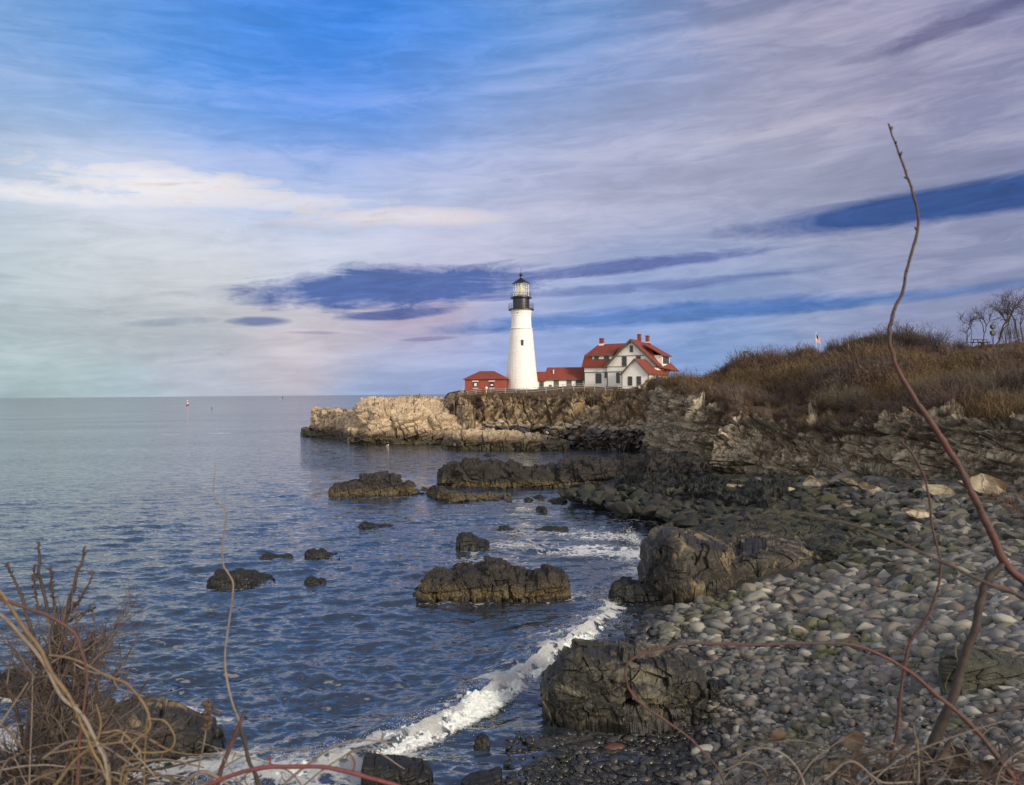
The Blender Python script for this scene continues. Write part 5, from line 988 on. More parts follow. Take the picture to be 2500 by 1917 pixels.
# ---------------------------------------------------------------- sea marks and gulls
MAT['buoy_red'] = mat_plain('buoy_red', (.45, .05, .05), .5, .15); MAT['gull_white'] = mat_plain('gull_white', (.75, .75, .75), .7, .05); MAT['gull_grey'] = mat_plain('gull_grey', (.25, .26, .28), .7, .05)
def buoy(px, py, sc, label, wh=True):
    o = gr(px, py, 0); root = empty('buoy', o, label=label, category='buoy')
    V = [(1.35, -.5), (1.4, .15), (1.25, .55), (.5, .7)]; MB().lathe([(a*sc, b*sc) for a, b in V], 20).build('float', MAT['dark_metal'], root)
    MB().lathe([(a*sc, b*sc) for a, b in [(.85, .6), (.72, 2.0), (.55, 3.6), (.3, 3.8)]], 8).build('tower', MAT['buoy_red'] if wh else MAT['dark_metal'], root)
    if wh: MB().lathe([(a*sc, b*sc) for a, b in [(.80, 1.7), (.78, 2.5), (.70, 2.5)]], 8).build('band', MAT['white_trim'], root)
    MB().lathe([(a*sc, b*sc) for a, b in [(.2, 3.8), (.35, 3.9), (.35, 4.4), (.12, 4.9)]], 10).build('lantern', MAT['white_trim'] if wh else MAT['dark_metal'], root)
buoy(458, 990, 1.08, 'red and white navigation buoy on the open sea at left'); buoy(517, 998, .30, 'tiny marker buoy right of and nearer than the red and white buoy', False); buoy(690, 972.0, 1.5, 'distant thin dark marker on the horizon', False)
def gull(o, rz, label):
    root = empty('gull', o, rz, label=label, category='gull', group='gulls at the outer rocks'); P = [(-.30, 0, .17), (-.2, 0, .16), (-.05, 0, .14), (.08, 0, .16), (.16, 0, .23), (.20, 0, .28), (.24, 0, .28), (.31, 0, .26)]; V, F_ = tube(P, [.015, .05, .085, .075, .045, .045, .03, .006], 10)
    npmesh('body', V, F_, MAT['gull_white'], root, True)
    for s in (-1, 1): V, F_ = tube([(.08, s*.06, .18), (-.05, s*.085, .17), (-.22, s*.05, .17), (-.36, s*.015, .18)], [.02, .045, .03, .004], 6); npmesh('wing', V, F_, MAT['gull_grey'], root, True)
    for s in (-1, 1): MB().tube((.0, s*.03, .08), (.0, s*.03, -.02), .008).build('leg', MAT['dark_metal'], root)
gull(at(777, 1001.5, 178), R(160), 'white gull standing on top of the leftmost outer rock'); gull(at(946, 1089.5, 138), R(20), 'white gull low at the waterline under the pale outcrop')
# ---------------------------------------------------------------- brush on the hill and cliff tops
def ribbon(P, w, rr):                    # narrow strip along a path, random facing
    P = np.asarray(P); T = P[-1]-P[0]; s = np.cross(T, rr.normal(size=3)); s /= (np.linalg.norm(s)+1e-9)
    w = np.linspace(w, w*.3, len(P))[:, None]/2; V = np.stack([P-s*w, P+s*w], 1).reshape(-1, 3); i = np.arange(len(P)-1)
    return V, np.stack([2*i, 2*i+1, 2*i+3, 2*i+2], 1)
def shrub_proto(seed, n, h, spread, w, lean=(-.25, 0), twigs=3, wild=.10, base=.25):
    rr = np.random.default_rng(seed); Vs = []; Fs = []; sh = []; k = 0
    for _ in range(n):
        a = rr.uniform(0, 6.28); t_ = abs(rr.normal(0, .45)); L = h*rr.uniform(.55, 1.1)*(1-.25*t_); d = np.array([math.cos(a)*math.sin(t_)*spread+lean[0], math.sin(a)*math.sin(t_)*spread+lean[1], math.cos(t_*.8)]); d /= np.linalg.norm(d)
        p = np.array([rr.normal(0, base), rr.normal(0, base), -.1]); P = [p]
        for j in range(4): d = d+rr.normal(0, wild*1.6, 3)+np.array([0, 0, .02]); d /= np.linalg.norm(d); p = p+d*L/4; P.append(p)
        V, F_ = ribbon(P, w*rr.uniform(.7, 1.3), rr); Vs.append(V); Fs.append(F_+k); k += len(V); br = rr.uniform(.6, 1.4); sh.append(np.full(len(V), br))
        for _ in range(twigs):
            q = P[int(rr.integers(1, 5))]; dd = d+rr.normal(0, .55, 3); dd /= np.linalg.norm(dd); l2 = L*rr.uniform(.18, .4)
            V, F_ = ribbon([q, q+dd*l2*.5+rr.normal(0, .03, 3), q+dd*l2+rr.normal(0, .05, 3)], w*.6, rr); Vs.append(V); Fs.append(F_+k); k += len(V); sh.append(np.full(len(V), br*rr.uniform(.7, 1.3)))
    return np.concatenate(Vs), np.concatenate(Fs), np.concatenate(sh)
BR = [(.110, .066, .046), (.135, .085, .052), (.088, .056, .045), (.118, .088, .078), (.15, .105, .062), (.066, .045, .038), (.155, .122, .10)]
PR = [shrub_proto(i, 60, 1.0, 1.0, .030) for i in range(8)]; PG = [shrub_proto(40+i, 46, 1.0, .7, .028, twigs=1, base=.3, wild=.06) for i in range(6)]
def brush(name, pts, protos, label, seed, cols=BR, cat='brush'):
    rr = np.random.default_rng(seed); b = Bag()
    for (x, y, z, s, c) in pts:
        V, F_, sh = protos[int(rr.integers(len(protos)))]; a = rr.uniform(-.9, .9); ca, sa = math.cos(a), math.sin(a); sz = s*rr.uniform(.75, 1.25)
        Vw = np.stack([V[:, 0]*ca-V[:, 1]*sa, V[:, 0]*sa+V[:, 1]*ca, V[:, 2]*rr.uniform(.8, 1.2)], 1)*sz+np.array((x, y, z))
        b.add(Vw, F_); b.c.append((np.array(c)[None, :]*sh[:, None]*rr.uniform(.8, 1.2)).astype(np.float32))
    return b.build(name, MAT['twig'], kind='stuff', label=label, category=cat)
rr = np.random.default_rng(77); pts = []; nh = HILL.shape[1]
for _ in range(3600):
    i = int(rr.uniform(0, 1230)); j = int(rr.triangular(88, 150, 205)); j = min(j, nh-2); p = HILL[i, j]
    cn = vn(np.array([[p[0]*.12, p[1]*.12, 3.]]), 400)[0]; oc = ROCKY[i, min(j, ROCKY.shape[1]-1)]
    if j < 125 and i < 620 and rr.random() < .35+.5*oc: continue
    px_ = CX+p[0]/p[1]*F; col = BR[int(rr.integers(len(BR)))]
    if cn > .28: col = (.135, .090, .046)
    elif cn < -.3: col = (.085, .062, .056)
    if px_ > 2330 and j > 165: col = (.15, .11, .042) if rr.random() < .5 else (.12, .07, .038); sz = .45
    else: sz = rr.uniform(.65, 1.5)*(1+.75*vn(np.array([[p[0]*.22, p[1]*.22, 8.]]), 402)[0])*np.interp(j, [90, 140, 192, 205], [.6, 1.1, 1.15, .9])
    if px_ < 1800 and j > 150: sz *= .55
    pts.append((p[0], p[1], p[2], sz, col))
brush('hill_brush', pts, PR, 'dense leafless brown brush covering the hillside above the cliff', 78)
pts = []
for _ in range(1900):
    i = int(rr.uniform(90, 750)); j = int(rr.triangular(112, 143, 168)); p = POINT[i, j]; col = BR[int(rr.integers(len(BR)))] if rr.random() < .75 else (.19, .12, .042)
    pts.append((p[0], p[1], p[2], rr.uniform(.25, .55)*(1.5 if rr.random() < .08 else 1), col))
for _ in range(500):
    i = int(rr.uniform(100, 750)); j = int(rr.uniform(70, 118)); p = POINT[i, j]
    if fbm(np.array([p*.12]), 2, 410)[0] < .02: continue
    pts.append((p[0], p[1]-.1, p[2], rr.uniform(.35, .7), (.20, .12, .05)))
brush('cliff_grass', pts, PG, 'dry brown grass and low brush along the top of the point cliff', 79, cat='grass')
pts = []
for _ in range(900):                      # on the shelves of the near cliff
    i = int(rr.uniform(20, 1150)); j = int(rr.triangular(55, 99, 104)); p = HILL[i, j]
    if fbm(np.array([p*.16]), 2, 420)[0] < -.02: continue
    pts.append((p[0], p[1]-.1, p[2], rr.uniform(.35, .8), BR[int(rr.integers(len(BR)))]))
brush('cliff_brush', pts, PR[:4]+PG, 'brown tufts growing on the ledges of the headland cliff', 80)
pts = []
for _ in range(260):                      # pocket of brush at the beach's inland edge, right
    px, py = rr.uniform(2330, 2640), rr.uniform(1180, 1330)
    if py > 1190+(px-2330)*.55+rr.normal(0, 15): continue
    p = surf(px, py, 5); pts.append((p.x, p.y, p.z, rr.uniform(.3, .7), [(.16, .095, .06), (.13, .085, .07)][int(rr.integers(2))]))
brush('bank_brush', pts, PG, 'reddish dry weeds where the broken rocks meet the bank at the right edge', 81)

# ---------------------------------------------------------------- bare trees
def branchy(b, p, d, L, r, depth, rr, up=.12, wild=.35, lean=(-.05, 0, 0), nseg=4, sides=4, split=(2, 4)):
    P = [p]; rs = [r]
    for j in range(nseg):
        d = d+rr.normal(0, wild*.45, 3)+np.array([lean[0], lean[1], up*.5]); d = d/np.linalg.norm(d); p = p+d*L/nseg; P.append(p); rs.append(r*(1-.5*(j+1)/nseg))
    V, F_ = tube(P, rs, sides if depth > 1 else 3); b.add(V, F_)
    if depth <= 0: return
    for k in range(int(rr.integers(split[0], split[1]+1))):
        q = P[int(rr.integers(2, nseg+1))]; dd = d+rr.normal(0, wild*1.5, 3); dd = dd/np.linalg.norm(dd); branchy(b, q, dd, L*rr.uniform(.55, .85), r*.55, depth-1, rr, up, wild, lean, nseg, sides, split)
def bare_tree(name, trunks, Y, label, seed, depth=4, L=.9, cat='tree', group=None, r0=.09, mat='bark', wild=.38, lean=(-.03, 0, 0), up=.12):
    rr = np.random.default_rng(seed); base = at(*trunks[0][0], Y); root = empty(name, base, label=label, category=cat, group=group); o = np.array(tuple(base)); tb = Bag(); cb = Bag()
    for tr in trunks:
        dy = rr.normal(0, .25); P = [np.array(tuple(at(px, py, Y)))-o+np.array([0, dy*k, 0]) for k, (px, py) in enumerate(tr)]
        if tr is trunks[0] or tr[0][1] > 832: P[0] = P[0]-np.array([0, 0, .5])
        PP = [];                            # smooth the trunk a little
        for a, c_ in zip(P[:-1], P[1:]):
            for f in (0, .33, .66): PP.append(a+(c_-a)*f+rr.normal(0, .015, 3))
        PP.append(P[-1]); rs = np.linspace(r0*.8, r0*.4, len(PP)); V, F_ = tube(PP, rs, 7); tb.add(V, F_)
        d = P[-1]-P[-2]; d = d/np.linalg.norm(d)
        for k in range(5): dd = d+rr.normal(0, .5, 3); branchy(cb, P[-1], dd/np.linalg.norm(dd), L*rr.uniform(.8, 1.1), r0*.3, depth-1, rr, up, wild, lean)
        for k in range(6):
            q = PP[int(len(PP)*rr.uniform(.6, .95))]; dd = d+rr.normal(0, .6, 3); branchy(cb, q, dd/np.linalg.norm(dd), L*.7, r0*.26, depth-2, rr, up, wild, lean)
    tb.build('trunk', MAT[mat], root, smooth=True); cb.build('crown', MAT[mat], root, smooth=False)
TG = 'bare windswept trees on the hilltop'
bare_tree('bare_tree', [[(2359, 846), (2356, 828), (2354, 815), (2357, 795), (2356, 788)], [(2357, 812), (2363, 798), (2357, 790)], [(2356, 790), (2345, 785), (2338, 780)]], 90, 'leftmost bare tree on the hilltop, twin crooked trunks', 501, 3, .85, group=TG, r0=.055)
bare_tree('bare_tree', [[(2363, 846), (2363, 820), (2357, 812)], [(2364, 822), (2374, 808), (2371, 795)], [(2369, 845), (2374, 825), (2378, 808), (2375, 793), (2381, 782)]], 91, 'bare tree just left of the picnic table, slanting trunks', 502, 3, .8, group=TG, r0=.05)
bare_tree('bare_tree', [[(2402, 840), (2403, 815), (2409, 805), (2409, 795), (2418, 785), (2422, 772)], [(2402, 812), (2399, 794), (2391, 780)], [(2409, 796), (2407, 778)]], 92, 'bare tree rising behind the picnic table', 503, 4, .95, group=TG, r0=.075)
bare_tree('bare_tree', [[(2424, 841), (2440, 832), (2443, 815), (2447, 798), (2456, 785), (2460, 768), (2459, 752)], [(2456, 784), (2450, 772)], [(2457, 790), (2466, 770), (2470, 752)]], 89, 'thick-trunked bare tree leaning right of the two-box post', 504, 4, 1.25, group=TG, r0=.13)
bare_tree('bare_tree', [[(2443, 812), (2455, 802), (2470, 792), (2478, 780), (2486, 765), (2494, 750)], [(2477, 782), (2472, 768)], [(2478, 780), (2482, 800), (2488, 830)]], 88.6, 'bare tree forking at the far right of the hilltop', 505, 4, 1.15, group=TG, r0=.11)
bare_tree('bare_tree', [[(2500, 845), (2496, 815), (2492, 790), (2498, 765)], [(2492, 792), (2506, 770)]], 93, 'bare tree cut by the right edge of the picture', 506, 4, 1.2, group=TG, r0=.09)
for k, (px, py, hh) in enumerate(((2448, 845, 1.5), (2458, 845, 2.1), (2466, 845, 2.4), (2474, 845, 2.0), (2482, 845, 2.5), (2492, 845, 2.2))):
    rr_ = np.random.default_rng(600+k); base = at(px, py, 94); root = empty('sapling', base, label='thin upright bare sapling in the thicket at the far right of the hilltop', category='sapling', group='saplings of the hilltop thicket'); b = Bag()
    for _ in range(9): branchy(b, np.array([rr_.normal(0, .3), rr_.normal(0, .3), -.3]), np.array([rr_.normal(0, .12), 0, 1.]), hh, .022, 1, rr_, .25, .16)
    b.build('stems', MAT['bark'], root)
# larger bushes that stand out of the brush: three grown, the rest copies
rr = np.random.default_rng(91); protoB = []
for k, cc in enumerate(((.085, .066, .060), (.125, .088, .055), (.14, .115, .075))):
    V, F_, sh = shrub_proto(900+k, 210, 2.0, 1.5, .032, (-.25, 0), 4, .10, .5); b = Bag(); b.add(V, F_); b.c.append((np.array(cc)[None, :]*sh[:, None]).astype(np.float32))
    o = b.build('bush', MAT['twig']); C.objects.unlink(o); protoB.append((o, ('dark grey-brown', 'reddish brown', 'straw-brown')[k]))
for k in range(60):
    i = int(rr.uniform(330, 1200)); j = int(rr.uniform(104, 192)); p = HILL[i, j]; o, nm = protoB[int(rr.integers(3))]; q = o.copy(); C.objects.link(q); q.location = (p[0], p[1], p[2]); s = rr.uniform(.5, 1.0)*(1 if j < 165 else .7); q.scale = (s*1.2, s*1.2, s); q.rotation_euler = (0, 0, rr.uniform(-.8, .8)); q['label'] = nm+' rounded leafless bush rising from the brush on the hillside'; q['category'] = 'bush'; q['group'] = 'rounded bushes on the hillside'
# windswept shrubs standing above the skyline
def big_shrub(px, py, Y, n, L, depth, seed, label, lean=(-.04, 0, 0), r=.035, spread=.6, dirx=0, width=1.0, name='bare_shrub'):
    rr_ = np.random.default_rng(seed); base = at(px, py, Y); root = empty(name, base, label=label, category='shrub', group='bare shrubs on the skyline'); b = Bag()
    for _ in range(n):
        d = np.array([rr_.normal(dirx, spread), rr_.normal(0, spread*.6), 1.]); branchy(b, np.array([rr_.normal(0, width), rr_.normal(0, .5), -.4]), d/np.linalg.norm(d), L*rr_.uniform(.7, 1.15), r, depth, rr_, .10, .30, lean)
    b.build('branches', MAT['bark'], root)
big_shrub(2262, 848, 88, 26, 1.35, 3, 701, 'wide dark bare shrub fanning over the skyline right of the tall branch', dirx=.35, width=1.3)
big_shrub(2215, 835, 90, 12, 1.5, 3, 702, 'tall bare shrub with curling tops just behind the tall branch', width=.7)
big_shrub(2140, 822, 94, 8, 1.0, 2, 703, 'thin bare shrub on the highest part of the hill', width=.8)
big_shrub(2320, 850, 88, 10, .8, 3, 704, 'low bare shrub at the right foot of the wide dark shrub', dirx=.3, width=.6)
big_shrub(1935, 885, 100, 9, 1.3, 3, 705, 'dark bare shrub with twin tops left of the dark handrail', spread=.4, width=.5)
big_shrub(1905, 893, 101, 7, .8, 2, 706, 'small dark shrub on the slope left of the twin-topped shrub', width=.6)
big_shrub(1800, 893, 106, 8, 1.0, 2, 707, 'purplish bare shrub on the skyline left of the small evergreen', width=.8, spread=.4)
big_shrub(1775, 905, 108, 8, .8, 2, 708, 'low bare shrub at the left start of the slope\'s skyline', width=.8, spread=.4)
def evergreen():
    o = at(1835, 892, 106); root = empty('evergreen', o, label='small dark green evergreen on the slope\'s skyline', category='tree'); MB().tube((0, 0, -.3), (0, 0, 1.3), .06, .03).build('trunk', MAT['bark'], root)
    rr_ = np.random.default_rng(9); b = Bag()
    for _ in range(900):
        z = rr_.uniform(.2, 1.55); r = .42*(1-.25*abs(z-.9))*rr_.random()**.5; a = rr_.uniform(0, 6.28); p = np.array([r*math.cos(a), r*math.sin(a), z+.12*math.sin(a*3)]); d = rr_.normal(size=3); d /= np.linalg.norm(d); e = np.cross(d, rr_.normal(size=3)); e /= np.linalg.norm(e)
        b.add([p-d*.09, p+e*.035, p+d*.09, p-e*.035], [[0, 1, 2, 3]], np.array((.025, .055, .018))*rr_.uniform(.6, 1.5))
    b.build('crown', MAT['twig'], root)
evergreen()
def hill_sign():
    o = at(1819, 890, 108); root = empty('signpost', o, label='dark post with a small angled top beside the small evergreen', category='post')
    MB().tube((0, 0, -.3), (0, 0, 1.75), .05, n=6).build('post', MAT['dark_metal'], root); MB().box(-.25, .45, -.15, .15, 1.55, 1.85).box(.3, .6, -.12, .12, 1.4, 1.6).build('head', MAT['dark_metal'], root, bevel=.02)
hill_sign()
def post_boxes():
    o = at(2425, 845, 88); root = empty('post_with_boxes', o, label='dark post carrying two box-shaped fittings among the hilltop trees', category='post')
    MB().tube((0, 0, -.5), (0, 0, 2.5), .05, n=7).build('post', MAT['dark_metal'], root)
    for z0, z1, w in ((2.02, 2.4, .27), (1.3, 1.72, .29)): MB().box(-w, w, -.18, .18, z0, z1).box(-w*.6, w*.6, -.15, .15, z0-.12, z0).build('box', MAT['dark_metal'], root, bevel=.03)
    MB().tube((-.2, 0, 1.3), (-.08, 0, .4), .025, n=5).build('brace', MAT['dark_metal'], root)
post_boxes()
MAT['old_wood'] = mat_plain('old_wood', (.17, .13, .04), .85, .3, 4); MAT['old_wood_dark'] = mat_plain('old_wood_dark', (.045, .032, .022), .85, .3, 4)
def picnic():
    o = at(2393, 845, 88); root = empty('picnic_table', o, R(12), label='yellowish wooden picnic table under the hilltop trees', category='table')
    m = MB()
    for k in range(5): m.box(-.85, .85, -.36+k*.15, -.23+k*.15, .72, .77)
    m.build('tabletop', MAT['old_wood'], root)
    for y in (-.72, .62): MB().box(-.9, .9, y-.13, y+.13, .43, .48).build('seat', MAT['old_wood'], root)
    for x in (-.6, .6):
        for s in (-1, 1): MB().tube((x, s*.25, .74), (x, s*.62, -.3), .05, n=5).build('leg', MAT['old_wood_dark'], root)
        MB().box(x-.03, x+.03, -.75, .7, .36, .43).build('crossbar', MAT['old_wood_dark'], root)
picnic()

# ---------------------------------------------------------------- plants growing at the viewer's feet
def stem_mat(name, a, b, c_):
    m, g = new_mat(name); co = g.n('ShaderNodeNewGeometry').outputs['Position']; n = g.noise(co, 9, 5, .6); n2 = g.noise(co, 90, 4, .7)
    c = g.mix(g.ramp(n, .35, .65), c3(a), c3(b)); c = g.mix(g.ramp(n2, .5, .68, 0, .8), c, c3(c_)); return finish(m, g, c, .75, n2, .6, .002)
MAT['red_bark'] = stem_mat('red_bark', (.105, .042, .036), (.070, .046, .043), (.034, .024, .022))
MAT['grey_bark'] = stem_mat('grey_bark', (.034, .026, .024), (.058, .042, .034), (.018, .014, .013))
MAT['thorn_bark'] = stem_mat('thorn_bark', (.045, .032, .029), (.07, .046, .036), (.024, .018, .017))
MAT['dry_twig'] = stem_mat('dry_twig', (.13, .10, .082), (.085, .062, .052), (.045, .034, .03))
MAT['gold_vine'] = stem_mat('gold_vine', (.165, .115, .058), (.12, .088, .06), (.06, .043, .032))
MAT['pale_twig'] = stem_mat('pale_twig', (.22, .19, .16), (.15, .12, .095), (.09, .07, .055))
MAT['dead_leaf'] = stem_mat('dead_leaf', (.10, .070, .048), (.07, .047, .034), (.035, .025, .020))
MAT['cane'] = stem_mat('cane', (.17, .040, .045), (.12, .045, .045), (.06, .03, .03))
def crv(pts, n=8):                        # Catmull-Rom through (px, py, depth, width px)
    P = np.array(pts, float); P = np.concatenate([[2*P[0]-P[1]], P, [2*P[-1]-P[-2]]]); out = []
    for i in range(1, len(P)-2):
        for k in range(n): t_ = k/n; a, b, c_, d = P[i-1], P[i], P[i+1], P[i+2]; out.append(.5*((2*b)+(-a+c_)*t_+(2*a-5*b+4*c_-d)*t_**2+(-a+3*b-3*c_+d)*t_**3))
    out.append(P[-2]); return np.array(out)
def stem(b, pts, seed=0, wob=1.0, sides=9, n=8, origin=None, spurs=0, spur=(.02, .0018), knots=True):
    rr_ = np.random.default_rng(seed); c_ = crv(pts, n); W3 = np.array([tuple(at(x, y, d)) for x, y, d, w in c_]); r = c_[:, 3]*c_[:, 2]/F/2*.74
    r = np.maximum(r, .0004); m = len(W3); L = np.arange(m)[:, None]*.31
    W3 = W3+wob*r.mean()*.35*np.stack([vn(np.concatenate([L+q, L*0, L*0], 1), seed+q) for q in (1, 2, 3)], 1)
    if knots: r = r*(1+.20*np.maximum(vn(np.concatenate([L*2.3, L*0, L*0], 1), seed+9), 0)**.5)
    V, F_ = tube(W3-origin, r, sides); b.add(V, F_)
    for _ in range(spurs):
        i = int(rr_.integers(1, m-1)); d = (W3[i]-W3[i-1]); d /= np.linalg.norm(d)+1e-9; d = d*.5+rr_.normal(0, .6, 3); d /= np.linalg.norm(d); l_ = spur[0]*rr_.uniform(.4, 1.2)
        V, F_ = tube([W3[i]-origin, W3[i]-origin+d*l_*.6, W3[i]-origin+d*l_+rr_.normal(0, l_*.1, 3)], [spur[1]*1.3, spur[1], spur[1]*.4], 5); b.add(V, F_)
    return W3
def plant(name, base, label, cat, strokes, group=None):
    """strokes: (part, material, [(px, py, depth, width px)...], spurs)"""
    o = at(*base); root = empty(name, o, label=label, category=cat, group=group); o = np.array(tuple(o))
    parts = {}
    for k, (part, mat, pts, spurs, *rest) in enumerate(strokes):
        b = Bag(); kw = rest[0] if rest else {}; stem(b, pts, seed=len(C.objects)+k*7, origin=o, spurs=spurs, **kw); b.build(part, MAT[mat], root, smooth=True)
    return root, o
D = 1.7
plant('bare_sapling', (2250, 2260, D), 'tall bare sapling whose thin curved top reaches into the sky at right', 'sapling', [
 ('trunk', 'grey_bark', [(2235, 2260, D, 30), (2240, 2060, D, 30), (2248, 1917, D, 30), (2290, 1790, D, 30), (2330, 1690, D, 28), (2372, 1560, D, 26), (2395, 1460, D, 24), (2412, 1410, D, 22), (2452, 1372, D, 20)], 3, dict(spur=(.012, .0022))),
 ('branch', 'red_bark', [(2720, 1640, D, 30), (2600, 1520, D, 27), (2500, 1420, D, 25), (2452, 1372, D, 25), (2415, 1290, D, 23), (2380, 1215, D, 21), (2335, 1130, D, 20), (2290, 1060, D, 19), (2240, 985, D, 17), (2200, 915, D, 15), (2180, 870, D, 13), (2171, 812, D, 12), (2180, 770, D, 11), (2202, 715, D, 10), (2216, 655, D, 9.5), (2232, 600, D, 9), (2240, 540, D, 8.5), (2228, 470, D, 7.5), (2210, 415, D, 6.5), (2185, 350, D, 5.5), (2167, 302, D, 5)], 34, dict(spur=(.009, .0024)))])
D2 = 1.9
plant('red_twig', (2190, 2200, D2), 'thin reddish twig curving up in front of the broken rocks, left of the sapling', 'twig', [
 ('stem', 'red_bark', [(2150, 2200, D2, 12), (2170, 1900, D2, 11), (2190, 1780, D2, 10), (2205, 1650, D2, 10), (2222, 1570, D2, 10), (2262, 1510, D2, 9), (2285, 1450, D2, 8), (2296, 1400, D2, 7.5), (2292, 1350, D2, 7), (2277, 1290, D2, 7), (2270, 1220, D2, 7), (2255, 1160, D2, 6.5), (2225, 1105, D2, 6), (2203, 1078, D2, 5), (2215, 1058, D2, 4), (2228, 1040, D2, 3)], 34, dict(spur=(.009, .0018))),
 ('side_twig', 'red_bark', [(2238, 1025, D2, 3), (2240, 1012, D2, 3.5), (2228, 998, D2, 3), (2216, 994, D2, 2.5)], 0)])
plant('blurred_twig', (2700, 1600, 1.1), 'straight brown twig slanting across the rocks from the right edge', 'twig', [
 ('stem', 'grey_bark', [(2700, 1590, 1.1, 12), (2500, 1462, 1.1, 11), (2410, 1425, 1.1, 11), (2300, 1372, 1.1, 10), (2180, 1318, 1.1, 10), (2080, 1282, 1.1, 9), (1990, 1262, 1.1, 7), (1930, 1245, 1.1, 4)], 2),
 ('side_twig', 'cane', [(2700, 1530, 1.15, 12), (2560, 1490, 1.15, 12), (2480, 1450, 1.15, 11), (2430, 1428, 1.15, 8), (2403, 1429, 1.15, 6)], 0)])
D3 = 1.5
plant('arching_bramble', (2490, 2200, D3), 'long reddish bramble arching left over the beach and looping back down', 'bramble', [
 ('cane', 'red_bark', [(2560, 2200, D3, 20), (2500, 1960, D3, 18), (2445, 1860, D3, 16), (2370, 1770, D3, 14), (2290, 1700, D3, 12), (2220, 1640, D3, 11), (2150, 1600, D3, 10), (2080, 1574, D3, 9), (1980, 1570, D3, 9), (1850, 1575, D3, 9), (1740, 1571, D3, 8), (1680, 1570, D3, 8), (1610, 1583, D3, 8), (1550, 1605, D3, 8), (1527, 1635, D3, 8), (1535, 1680, D3, 7.5), (1562, 1715, D3, 7.5), (1620, 1755, D3, 7), (1680, 1800, D3, 7), (1730, 1850, D3, 6.5), (1760, 1890, D3, 6), (1780, 1960, D3, 6)], 60, dict(spur=(.006, .0014))),
 ('side_shoot', 'red_bark', [(2082, 1574, D3, 4), (2072, 1560, D3, 4), (2078, 1552, D3, 5), (2092, 1550, D3, 3)], 0)])
plant('red_cane', (470, 2150, 1.4), 'glossy red cane arching low along the bottom left of the picture', 'cane', [
 ('stem', 'cane', [(330, 2150, 1.4, 17), (430, 1985, 1.4, 16), (500, 1922, 1.4, 15), (590, 1885, 1.4, 14), (700, 1871, 1.4, 14), (800, 1876, 1.4, 13), (900, 1898, 1.4, 13), (990, 1925, 1.4, 12), (1120, 1990, 1.4, 12), (1300, 2150, 1.4, 11)], 2),
 ('side_shoot', 'cane', [(862, 1889, 1.4, 6), (866, 1862, 1.4, 6), (852, 1842, 1.4, 5), (842, 1860, 1.4, 3)], 0)])
D4 = 1.6
plant('pale_twig', (560, 2200, D4), 'tall pale crooked twig rising over the sea with a forked reddish foot', 'twig', [
 ('stem', 'pale_twig', [(585, 1765, D4, 8), (566, 1712, D4, 7), (552, 1650, D4, 7), (549, 1600, D4, 6.5), (556, 1540, D4, 6), (566, 1470, D4, 6), (569, 1425, D4, 6), (556, 1398, D4, 5.5), (545, 1378, D4, 5), (543, 1330, D4, 4.5), (550, 1280, D4, 4.5), (552, 1250, D4, 4), (530, 1222, D4, 3.5), (521, 1200, D4, 3), (524, 1165, D4, 2.5), (526, 1130, D4, 2)], 5, dict(spur=(.006, .001), wob=.6)),
 ('foot', 'red_bark', [(500, 2200, D4, 17), (530, 1930, D4, 15), (548, 1860, D4, 13), (572, 1800, D4, 12), (585, 1765, D4, 11), (598, 1735, D4, 8)], 4, dict(spur=(.008, .002))),
 ('foot', 'grey_bark', [(700, 2200, D4, 15), (632, 1925, D4, 13), (610, 1860, D4, 12), (592, 1795, D4, 11), (585, 1765, D4, 9)], 4, dict(spur=(.008, .002)))])
# dead seed head
def seed_head():
    root, o = plant('seed_stalk', (480, 2150, 1.55), 'brown withered seed head on a thin stalk left of the pale twig', 'stalk', [('stalk', 'pale_twig', [(455, 2150, 1.55, 5), (478, 1917, 1.55, 4.5), (495, 1830, 1.55, 4.5), (505, 1770, 1.55, 4.5), (512, 1720, 1.55, 5)], 0)])
    rr_ = np.random.default_rng(3); b = Bag()
    for _ in range(46):
        c_ = np.array(tuple(at(507+rr_.normal(0, 7), rr_.uniform(1712, 1785), 1.55+rr_.normal(0, .008))))-o; V, Fc = ICO[1]; b.add((V*np.array([rr_.uniform(.003, .008), rr_.uniform(.002, .006), rr_.uniform(.004, .010)]))@rotm(*rr_.uniform(0, 3, 3)).T+c_, Fc)
    b.build('seed_head', MAT['dead_leaf'], root)
seed_head()
